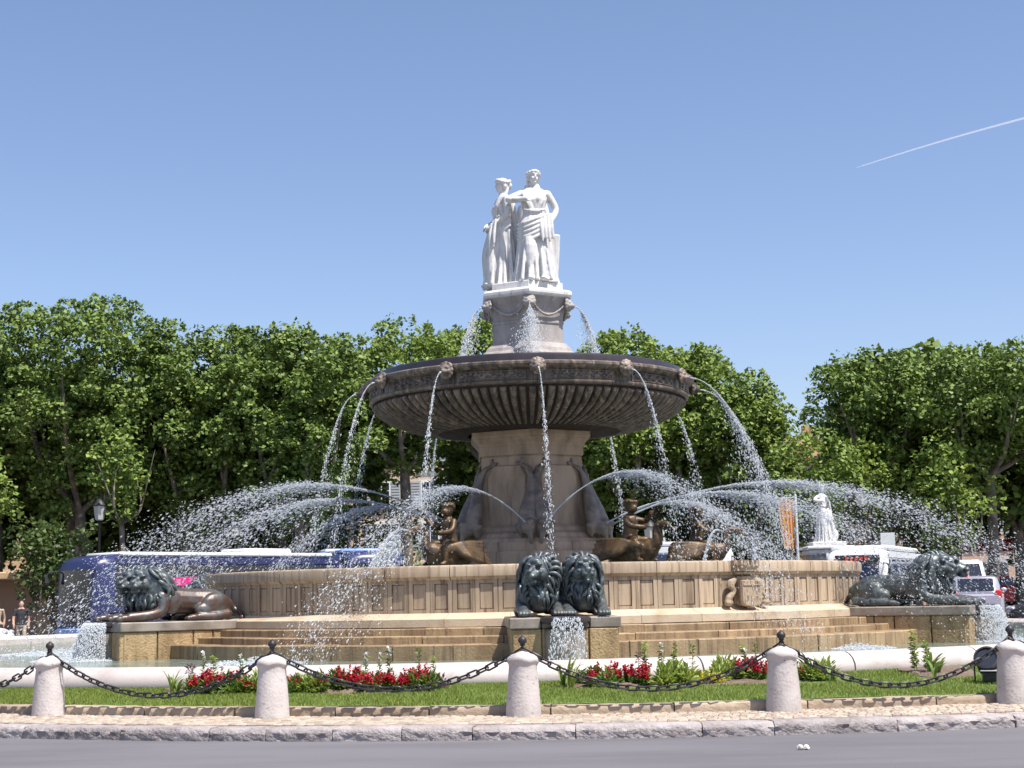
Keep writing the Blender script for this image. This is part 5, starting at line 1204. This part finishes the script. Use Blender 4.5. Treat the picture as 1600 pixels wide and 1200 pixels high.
def bus(lab, loc, rz, L=11.5, Wd=2.5, H=3.2, body='blue_paint', skirt='blue_paint', roof='white_paint', glass='glass', front='white_paint', group='buses behind the fountain', swoosh=None, nwin=7, display=False, rail=None):
    """long box with rounded ends and roof; front at +x"""
    t = thing('bus', lab, 'bus', loc, rz, group)
    def sec(x, k, zt):                                      # rounded cross-section
        hw = Wd / 2 * k; r = .22
        return [V(x, -hw, .32), V(x, hw, .32), V(x, hw, 1.2), V(x, hw - .01, zt - r * 1.6), V(x, hw - .07, zt - r * .7), V(x, hw - .22, zt - .05), V(x, hw * .4, zt), V(x, -hw * .4, zt), V(x, -hw + .22, zt - .05), V(x, -hw + .07, zt - r * .7), V(x, -hw + .01, zt - r * 1.6), V(x, -hw, 1.2)]
    xs = [(-L / 2, .90, H - .16), (-L / 2 + .12, .97, H - .05), (-L / 2 + .4, 1, H), (L / 2 - .7, 1, H), (L / 2 - .3, .98, H - .05), (L / 2 - .08, .93, H - .18), (L / 2, .86, H - .34)]
    mb = MB(); mb.loft([sec(*q) for q in xs]); ob('body', mb, MT[body], t, 40)
    mb = MB(); mb.bbox((-.3, 0, H + .02), (L * .86, Wd * .92, .16), .06); ob('roof', mb, MT[roof], t, 40)
    if not display: mb = MB(); mb.bbox((-L * .2, 0, H + .17), (2.2, 1.5, .2), .06); ob('roof_unit', mb, MT['white_paint'], t)
    for s in (-1, 1):
        mb = MB(); mb.box((-.2, s * (Wd / 2 + .004), H - .22), (L * .9, .02, .20)); ob('cant_rail', mb, MT[rail or roof], t)
        ww = L * .86 / nwin
        for k in range(nwin):
            mb = MB(); mb.bbox((-L * .43 + ww * (k + .5), s * (Wd / 2 + .006), H - 1.06), (ww - .07, .03, 1.36), .02); ob('window', mb, MT[glass], t)
        mb = MB(); mb.box((0, s * (Wd / 2 + .004), .55), (L * .93, .02, .36)); ob('skirt', mb, MT[skirt], t)
        if swoosh:
            mb = MB(); mb.loft([[V(x, s * (Wd / 2 + .018), z) for x, z in swoosh], [V(x, s * (Wd / 2 + .034), z) for x, z in swoosh]]); ob('side_graphic', mb, MT['magenta'], t)
    for e in (1, -1):
        zz = H - 1.38 if e > 0 else H - 1.1; hh = 1.75 if e > 0 else .9; x0 = e * L / 2
        mb = MB(); prof = []
        for j in range(9):
            y = -1 + j / 4; prof.append((x0 + e * (.06 - .07 * y * y), y * Wd / 2 * .86))
        top = [V(x - e * .0, y * .97, zz + hh / 2) for x, y in prof]; bot = [V(x, y, zz - hh / 2) for x, y in prof]
        mb.loft([bot + [V(p_.x - e * .25, p_.y, p_.z) for p_ in reversed(bot)], top + [V(p_.x - e * .25, p_.y, p_.z) for p_ in reversed(top)]])
        ob('windscreen' if e > 0 else 'rear_window', mb, MT[glass], t, 50)
        mb = MB(); mb.bbox((x0, 0, .55), (.22, Wd * .84, .42), .05); ob('bumper', mb, MT[front], t)
        for s in (-1, 1): mb = MB(); mb.ell((x0 + e * .03, s * Wd * .36, .92), (.08, .16, .1)); ob('headlight' if e > 0 else 'tail_light', mb, MT['silver' if e > 0 else 'red_paint'], t, 60)
    if display:
        mb = MB(); mb.bbox((L / 2 + .02, .1, H - .36), (.08, 1.5, .26), .02); d_ = ob('destination_display', mb, MT['dark_paint'], t)
        em = bpy.data.materials.get('red_leds') or M('red_leds', (.35, .02, .015), .5); em.node_tree.nodes['Principled BSDF'].inputs['Emission Color'].default_value = (1, .1, .06, 1); em.node_tree.nodes['Principled BSDF'].inputs['Emission Strength'].default_value = .25
        for k in range(5): mb = MB(); mb.box((L / 2 + .066, -.25 + k * .16, H - .36), (.01, .09, .12)); ob('led_block', mb, em, d_)
    for s in (-1, 1):
        mb = MB(); mb.limb([(L / 2 - .1, s * Wd / 2 * .9, H - .5), (L / 2 + .25, s * (Wd / 2 + .12), H - .6), (L / 2 + .25, s * (Wd / 2 + .14), H - .9)], [.03, .03, .08], 6); ob('mirror', mb, MT['dark_paint'], t)
    wheels(t, (-L * .28, L * .30), Wd / 2, WB, .48); return t
sw_ = [(-1.5, 1.32), (2.6, 1.32), (2.6, .75), (.6, .62)]
def heading(p, q): return math.atan2(q[1] - p[1], q[0] - p[0])
# blue bus: near end at the left, far end behind the basin
p, q = (-8.2, 23.6), (-15.6, 15.6)
bus('long blue bus with white roof edge and magenta graphic behind the brown lion', ((p[0] + q[0]) / 2, (p[1] + q[1]) / 2, 0), heading(p, q), 10.9, 2.5, 3.22, 'blue_paint', 'blue_paint', 'white_paint', 'glass', 'pale_blue', swoosh=[(-.6, 1.7), (2.5, 2.2), (2.5, 2.42), (-.6, 2.52)], rail='blue_paint')
bus('blue coach seen end on with rounded pale blue roof and black windscreen', (-7.9, 29.0, 0), math.radians(-72), 11, 2.45, 3.45, 'blue_paint', 'pale_blue', 'pale_blue', 'glass', 'pale_blue')
bus('white roofed bus with blue window band behind the swans', (2.4, 24.6, 0), math.radians(-3), 11.0, 2.5, 3.42, 'white_paint', 'blue_paint', 'white_paint', 'glass_blue', 'white_paint')
bus('white minibus with dark windscreen and red display beyond the basin wall', (12.25, 18.4, .30), math.radians(-113), 7.4, 2.1, 2.62, 'white_paint', 'white_paint', 'white_paint', 'glass_blue', 'white_paint', display=True, nwin=4)
def car(name, lab, cat, loc, rz, paint, L=4.1, Wd=1.72, H=1.48, van=False, group='cars behind the fountain'):
    t = thing(name, lab, cat, loc, rz, group); hw = Wd / 2
    def sec(x, k, z0, z1, tum=.0):
        w = hw * k; return [V(x, -w, z0), V(x, w, z0), V(x, w * 1.0, (z0 + z1) * .5), V(x, w * (1 - tum), z1 - .06), V(x, w * (.86 - tum), z1), V(x, -w * (.86 - tum), z1), V(x, -w * (1 - tum), z1 - .06), V(x, -w * 1.0, (z0 + z1) * .5)]
    mb = MB()
    if van: S_ = [(-L / 2, .92, .35, 1.15), (-L / 2 + .1, 1, .25, 1.2), (0, 1, .22, 1.22), (L / 2 - .9, 1, .22, 1.2), (L / 2 - .2, .98, .24, 1.05), (L / 2, .86, .32, .85)]
    else: S_ = [(-L / 2, .86, .38, .85), (-L / 2 + .12, .96, .28, .92), (-L / 2 + .6, 1, .22, .95), (L / 2 - 1.2, 1, .22, .94), (L / 2 - .35, .97, .24, .80), (L / 2 - .05, .86, .32, .66), (L / 2, .7, .38, .6)]
    mb.loft([sec(*q) for q in S_]); ob('body', mb, MT[paint], t, 35)
    cab = ([(-L / 2 + .03, .90, 1.1, H - .1), (-L / 2 + .25, .95, 1.1, H), (L / 2 - 1.5, .95, 1.1, H), (L / 2 - 1.15, .93, 1.1, H - .12), (L / 2 - .55, .93, 1.1, 1.24)] if van else [(-L / 2 + .08, .80, .85, .98), (-L / 2 + .42, .86, .85, H - .06), (-L / 2 + .8, .88, .85, H), (.2, .88, .85, H), (.55, .87, .85, H - .08), (L / 2 - .95, .86, .85, .96)])
    mb = MB(); mb.loft([sec(x, k, a, b, .10) for x, k, a, b in cab]); ob('cabin', mb, MT[paint], t, 35)
    zw = (1.22 + H - .12) / 2 if van else (.96 + H - .1) / 2; hh = (H - 1.38) if van else (H - 1.10)
    def quad(nm, P_, m_='glass'):
        c_ = sum(P_, V(0, 0, 0)) / 4; n_ = (P_[1] - P_[0]).cross(P_[3] - P_[0]).normalized()
        if n_.dot(c_ - V(0, 0, .8)) < 0: n_ = -n_
        mb = MB(); mb.loft([[p_ + n_ * .0 for p_ in P_], [c_ + (p_ - c_) * .97 + n_ * .022 for p_ in P_]]); return ob(nm, mb, MT[m_], t)
    a, b = cab[0], cab[1]; w0 = hw * a[1] * .82; w1 = hw * b[1] * .74
    if van: quad('rear_window', [V(-L / 2 + .015, -w0, 1.3), V(-L / 2 + .015, w0, 1.3), V(-L / 2 + .03, w1, H - .25), V(-L / 2 + .03, -w1, H - .25)])
    else: quad('rear_window', [V(-L / 2 + .09, -w0, .985), V(-L / 2 + .09, w0, .985), V(-L / 2 + .38, w1, H - .09), V(-L / 2 + .38, -w1, H - .09)])
    a, b = cab[-1], cab[-2]; w0 = hw * a[1] * .84; w1 = hw * b[1] * .76
    quad('windscreen', [V(a[0] - .02, -w0, a[3] + .02), V(a[0] - .02, w0, a[3] + .02), V(b[0] + .02, w1, b[3] - .03), V(b[0] + .02, -w1, b[3] - .03)])
    for s in (-1, 1):
        for (x0, x1) in (((.1, L / 2 - 1.35), (-L / 2 + .4, 0)) if van else ((-.05, .62), (-L / 2 + .75, -.15))):
            yb, yt = s * hw * .945, s * hw * .80 if not van else s * hw * .87
            quad('side_window', [V(x0, yb, zw - hh / 2), V(x1 + .2, yb, zw - hh / 2), V(x1, yt, zw + hh / 2), V(x0, yt, zw + hh / 2)])
        mb = MB(); mb.ell((L / 2 - .12, s * hw * .66, .68), (.12, .16, .09)); ob('headlight', mb, MT['silver'], t, 60)
        mb = MB(); mb.bbox((-L / 2 + .07, s * hw * .80, .90 if not van else 1.0), (.12, .2, .26), .03); ob('tail_light', mb, MT['red_paint'], t)
        mb = MB(); mb.ell((L / 2 - 1.1 if not van else L / 2 - .75, s * (hw + .08), 1.02 if not van else 1.35), (.06, .1, .08)); ob('mirror', mb, MT[paint], t, 60)
    mb = MB(); mb.bbox((-L / 2 - .005, 0, .72), (.03, .52, .11), .005); ob('number_plate', mb, MT['white_paint'], t)
    mb = MB(); mb.bbox((-L / 2 + .02, 0, .45), (.16, Wd * .84, .2), .04); ob('bumper', mb, MT['dark_paint' if van else paint], t)
    wheels(t, (-L * .30, L * .31), hw, WC, .31); return t
car('van', 'white delivery van facing the fountain beside the silver hatchback', 'van', (15.6, 20.0, .42), math.radians(-100), 'white_paint', 4.6, 1.85, 2.1, True)
car('parked_car', 'silver hatchback seen from behind near the traffic sign', 'car', (14.6, 14.4, .42), math.radians(75), 'silver')
car('parked_car', 'white car at the edge of the square by the pavement cafe', 'car', (-19.5, 14.5, 0), math.radians(8), 'white_paint')
car('parked_car', 'red car far behind the silver hatchback', 'car', (21.6, 36, .6), math.radians(12), 'red_paint', group='cars behind the fountain')
car('parked_car', 'dark car at the traffic sign', 'car', (18.4, 16.5, .1), math.radians(168), 'dark_paint')

# ------------------------------------------------------------------ people
def person(lab, loc, rz, shirt, legs, hair=None, h=1.72, pose=0, group='people on the far pavement'):
    s = h / 1.75; b = MB(); q = .10 if pose == 0 else .22
    for sx in (-1, 1):
        b.limb([(sx * .10, 0, .93), (sx * .105, -.02 - sx * q * .6, .50), (sx * .11, .02 - sx * q, .08)], [.10, .072, .048], 8); b.ell((sx * .11, -.06 - sx * q, .045), (.045, .12, .04))
        if pose == 2 and sx > 0: arm = [(sx * .20, 0, 1.42), (sx * .27, -.12, 1.2), (sx * .12, -.32, 1.25)]
        else: arm = [(sx * .20, 0, 1.42), (sx * .26, .02 + sx * q * .5, 1.13), (sx * .25, -.08 + sx * q * .8, .88)]
        b.limb(arm, [.062, .048, .036], 8); e = Vector(arm[-1]); b.ell(e + V(0, -.01, -.05), (.022, .04, .055))
        for k in range(4): b.limb([e + V(0, -.03 + k * .02, -.08), e + V(0, -.04 + k * .022, -.15)], [.012, .010], 5, 2)
        b.limb([e + V(0, -.035, -.04), e + V(0, -.075, -.09)], [.013, .011], 5, 2)
    b.limb([(0, 0, .92), (0, -.01, 1.12), (0, .0, 1.33), (0, .01, 1.44)], [.155, .145, .17, .12], 12, flat=((0, 1, 0), .72)); b.ell((0, 0, 1.42), (.20, .10, .07))
    b.limb([(0, .01, 1.45), (0, -.005, 1.56)], [.055, .052], 8); b.ell((0, -.01, 1.64), (.078, .098, .115)); b.ell((0, -.10, 1.625), (.016, .025, .025)); b.ell((0, -.07, 1.57), (.045, .04, .035))
    for sx in (-1, 1): b.ell((sx * .08, 0, 1.63), (.015, .025, .03))
    me = remesh(b, .021, 1, 'body'); n = len(me.polygons); mi = np.zeros(n, np.int32); cen = np.empty(n * 3); me.polygons.foreach_get('center', cen); cen = cen.reshape(-1, 3)
    mi[(cen[:, 2] > .92) & (cen[:, 2] < 1.47)] = 1; mi[cen[:, 2] <= .92] = 2; armz = (np.abs(cen[:, 0]) > .205) & (cen[:, 2] < 1.22) & (cen[:, 2] > .68); mi[armz] = 0; mi[cen[:, 2] < .07] = 3
    for m_ in (MT['skin'], shirt, legs, MT['rubber']): me.materials.append(m_)
    me.polygons.foreach_set('material_index', mi); me.update()
    t = thing('person', lab, 'person', loc, rz, group); t.scale = (s, s, s); ob('body', me, None, t)
    hb = MB(); hb.ell((0, .018, 1.675), (.086, .098, .105)); hb.ell((0, .06, 1.62), (.075, .06, .10)); ob('hair', remesh(hb, .02, 1, 'hair'), hair or MT['hair'], t)
CL = {k: M('cloth_' + k, c, .85) for k, c in dict(white=(.72, .72, .74), red=(.5, .04, .05), blue=(.06, .10, .28), black=(.03, .03, .035), beige=(.42, .34, .25), green=(.05, .14, .10), pink=(.6, .25, .3)).items()}
person('person in black shirt standing by the white car', (-17.55, 16.0, 0), .4, CL['black'], CL['beige']); person('person in white shirt and blue trousers walking beside the shrub', (-15.9, 18.6, 0), 1.2, CL['white'], CL['blue'], pose=1)
person('person in red shirt at the cafe pillar', (-16.4, 19.4, 0), -.8, CL['red'], CL['black'], pose=2); person('person in beige standing in the shade behind the white car', (-19.6, 19.5, 0), .2, CL['beige'], CL['black'])
person('person in red top on the pavement beside the silver hatchback', (14.0, 13.2, .45), 1.4, CL['red'], CL['blue'], pose=1); person('person in white shirt near the traffic sign', (17.2, 14.5, .45), -1.2, CL['white'], CL['black'], pose=1); person('person in pink shirt near the traffic sign', (17.9, 15.4, .45), -1.5, CL['pink'], CL['green'])

# ------------------------------------------------------------------ street furniture
def lantern(lab, loc, h, glass=(.45, .45, .42)):
    t = thing('street_lantern', lab, 'street lamp', loc, 0, 'street lanterns'); gm = bpy.data.materials.get('lantern_glass') or M('lantern_glass', glass, .25)
    mb = MB(); mb.lathe([(.14, 0), (.14, .3), (.10, .4), (.075, .8), (.06, 1.0), (.05, h - .75), (.07, h - .72), (.03, h - .65)], 12); ob('post', mb, MT['iron'], t, 40)
    mb = MB(); mb.lathe([(.10, h - .62), (.17, h - .58), (.24, h - .08), (.24, h - .06)], 6); ob('lamp_glass', mb, gm, t)
    mb = MB(); mb.lathe([(.27, h - .06), (.28, h - .03), (.20, h + .08), (.10, h + .2), (.05, h + .22), (.04, h + .3), (.01, h + .34)], 12); ob('lamp_cap', mb, MT['iron'], t, 40)
lantern('black street lantern under the trees above the nose of the blue bus', (-16.6, 22.0, 0), 5.35); lantern('pale street lantern between the two swans', (4.5, 22.0, 0), 4.1, (.8, .8, .8)); lantern('street lantern behind the sprays over the white minibus', (12.9, 23.4, .4), 5.0)
t = thing('banner_pole', 'grey pole carrying a yellow and red striped banner beside the small statue', 'banner pole', (9.95, 21, 0))
mb = MB(); mb.lathe([(.06, 0), (.05, 5.1), (.02, 5.15), (.005, 5.16)], 10); ob('pole', mb, MT['shutter'], t, 40)
stripe = [M('banner_yellow', (.62, .33, .05), .8), M('banner_red', (.36, .08, .04), .8)]
bn = part('banner', t)
for k in range(9):
    w0 = .62 / 9; mb = MB(); rings = []
    for j in range(13):
        z = 4.95 - 1.85 * j / 12; nar = 1 - .28 * (j / 12) ** 1.5
        x = -.66 + w0 * k; yy = lambda x_: .06 * math.sin(x_ * 9 + j * .25) * (j / 12)
        xa, xb = -.04 + (x + .04) * nar - .10 * 0, -.04 + (x + w0 + .04) * nar
        rings.append([V(xa, yy(xa), z), V(xb, yy(xb), z), V(xb, yy(xb) + .012, z), V(xa, yy(xa) + .012, z)])
    mb.loft(rings); ob('stripe', mb, stripe[k % 2], bn)
mb = MB(); mb.limb([(-.7, 0, 5.0), (.0, 0, 5.0)], .02, 6, 2); ob('crossbar', mb, MT['shutter'], t)
# small statue on its plinth
t = thing('plinth', 'square grey plinth with white cornice under the small white statue', 'plinth', (11.3, 22.4, 0))
mb = MB(); mb.bbox((0, 0, 1.45), (1.35, 1.35, 2.9), .03); ob('shaft', mb, MT['upper_stone'], t)
mb = MB(); mb.bbox((0, 0, 2.98), (1.62, 1.62, .2), .05); mb.bbox((0, 0, 3.13), (1.8, 1.8, .13), .04); mb.bbox((0, 0, 3.27), (1.3, 1.3, .18), .03); ob('cornice', mb, MT['marble'], t)
t = thing('statue', 'small white marble figure on the square plinth beside the striped banner', 'statue', (11.2, 22.4, 3.35), math.radians(25)); t.scale = (.64, .64, .78); ob('figure', me_a, None, t)
mb = MB(); mb.limb([(.62, -.1, 0), (.66, -.1, .5), (.60, -.05, .95)], [.2, .19, .12], 10); mb.ell((.58, -.08, 1.15), .14); mb.limb([(.6, -.1, .9), (.4, -.2, 1.1)], [.06, .05], 8); mb.ell((.75, -.1, .35), (.25, .22, .3)); ob('child_figure', remesh(mb, .03, 1), MT['marble'], t)
def sign(lab, loc, rz, w, h, zc, ring=False, group=None):
    t = thing('traffic_sign', lab, 'sign', loc, rz); mb = MB(); mb.lathe([(.035, 0), (.035, zc + h / 2)], 8); ob('post', mb, MT['shutter'], t, 40)
    mb = MB(); mb.bbox((0, -.05, zc), (w, .03, h), .01); ob('panel', mb, MT['white_paint'] if ring else MT['shutter'], t)
    if ring:
        for dz in (h * .24, -h * .24):
            mb = MB(); mb.tube([V(math.cos(a_) * w * .3, -.075, zc + dz + math.sin(a_) * w * .3) for a_ in [2 * math.pi * i / 20 for i in range(20)]], w * .055, 6, True); ob('red_ring', mb, MT['red_paint'], t, 60)
        mb = MB(); mb.box((0, -.07, zc), (w, .02, .03)); ob('divider', mb, MT['shutter'], t)
sign('grey back of a square sign above the white minibus', (13.55, 22.0, .4), 0, .55, .5, 3.0); sign('tall white sign with red rings at the edge of the square', (14.95, 8.0, 0), -.1, .62, 1.0, 2.82, True)
# far side bollards of the ring
for k, (a_, lab) in enumerate(((232.5, 'small pale stone bollard beyond the pool before the blue bus'), (222, 'small pale stone bollard beyond the pool under the blue coach'))):
    t = thing('stone_bollard', lab, 'bollard', KC + pol(19.2, a_ + 0, 0), 0); t.scale = (1.1, 1.1, 1.1); ob('post', posts[k], None, t)
# cafe pillars and awning under the trees
t = thing('cafe_front', 'low ochre cafe pavilion with dark opening behind the white car', 'kiosk', (-22.6, 25, 0))
for x in (-3.2, 0, 3.0): mb = MB(); mb.bbox((x, 0, 1.3), (.45, .45, 2.6), .03); ob('pillar', mb, MT['ochre'], t)
mb = MB(); mb.bbox((0, 1, 2.75), (7.4, 2.6, .3), .04); ob('roof', mb, MT['ochre'], t); mb = MB(); mb.box((0, 2.1, 1.3), (7, .1, 2.6)); ob('back_wall', mb, MT['pink'], t)
t = thing('awning', 'red cafe awning far behind the silver hatchback', 'awning', (21.2, 33, .6), .1)
mb = MB(); mb.loft([[V(-2, 0, 2.5), V(2, 0, 2.5), V(2, .06, 2.5), V(-2, .06, 2.5)], [V(-2, 1.6, 3.1), V(2, 1.6, 3.1), V(2, 1.66, 3.06), V(-2, 1.66, 3.06)]]); ob('canopy', mb, MT['red_paint'], t)
for x in (-1.9, 1.9): mb = MB(); mb.limb([(x, .05, 0), (x, .05, 2.5)], .03, 6, 2); ob('leg', mb, MT['iron'], t)

# ------------------------------------------------------------------ contrail: a thin cloud high and far away
mb = MB(); A_, B_ = V(1883, 8442, 2358), V(2426, 6835, 2157); pts = [A_.lerp(B_, i / 24) for i in range(25)]; pts = [p + V(0, 0, 9 * math.sin(math.pi * i / 24)) for i, p in enumerate(pts)]
mb.tube(pts, [1.0 + 4.2 * (i / 24) ** .4 for i in range(25)], 8)
m, nt, N, L, P = nodes('contrail_cloud'); P.inputs['Base Color'].default_value = (.9, .92, .95, 1); P.inputs['Roughness'].default_value = 1; P.inputs['Specular IOR Level'].default_value = 0
tl = N.new('ShaderNodeBsdfTranslucent'); tl.inputs[0].default_value = (.95, .96, 1, 1); y_ = N.new('ShaderNodeMixShader'); y_.inputs[0].default_value = .6; L.new(P.outputs[0], y_.inputs[1]); L.new(tl.outputs[0], y_.inputs[2])
tr = N.new('ShaderNodeBsdfTransparent'); x_ = N.new('ShaderNodeMixShader'); x_.inputs[0].default_value = .68; L.new(y_.outputs[0], x_.inputs[1]); L.new(tr.outputs[0], x_.inputs[2]); L.new(x_.outputs[0], N['Material Output'].inputs[0])
tag(ob('contrail', mb, m, None, 60), 'thin white aircraft vapour trail rising across the blue sky', 'vapour trail')

for me in list(bpy.data.meshes):
    if me.users == 0: bpy.data.meshes.remove(me)
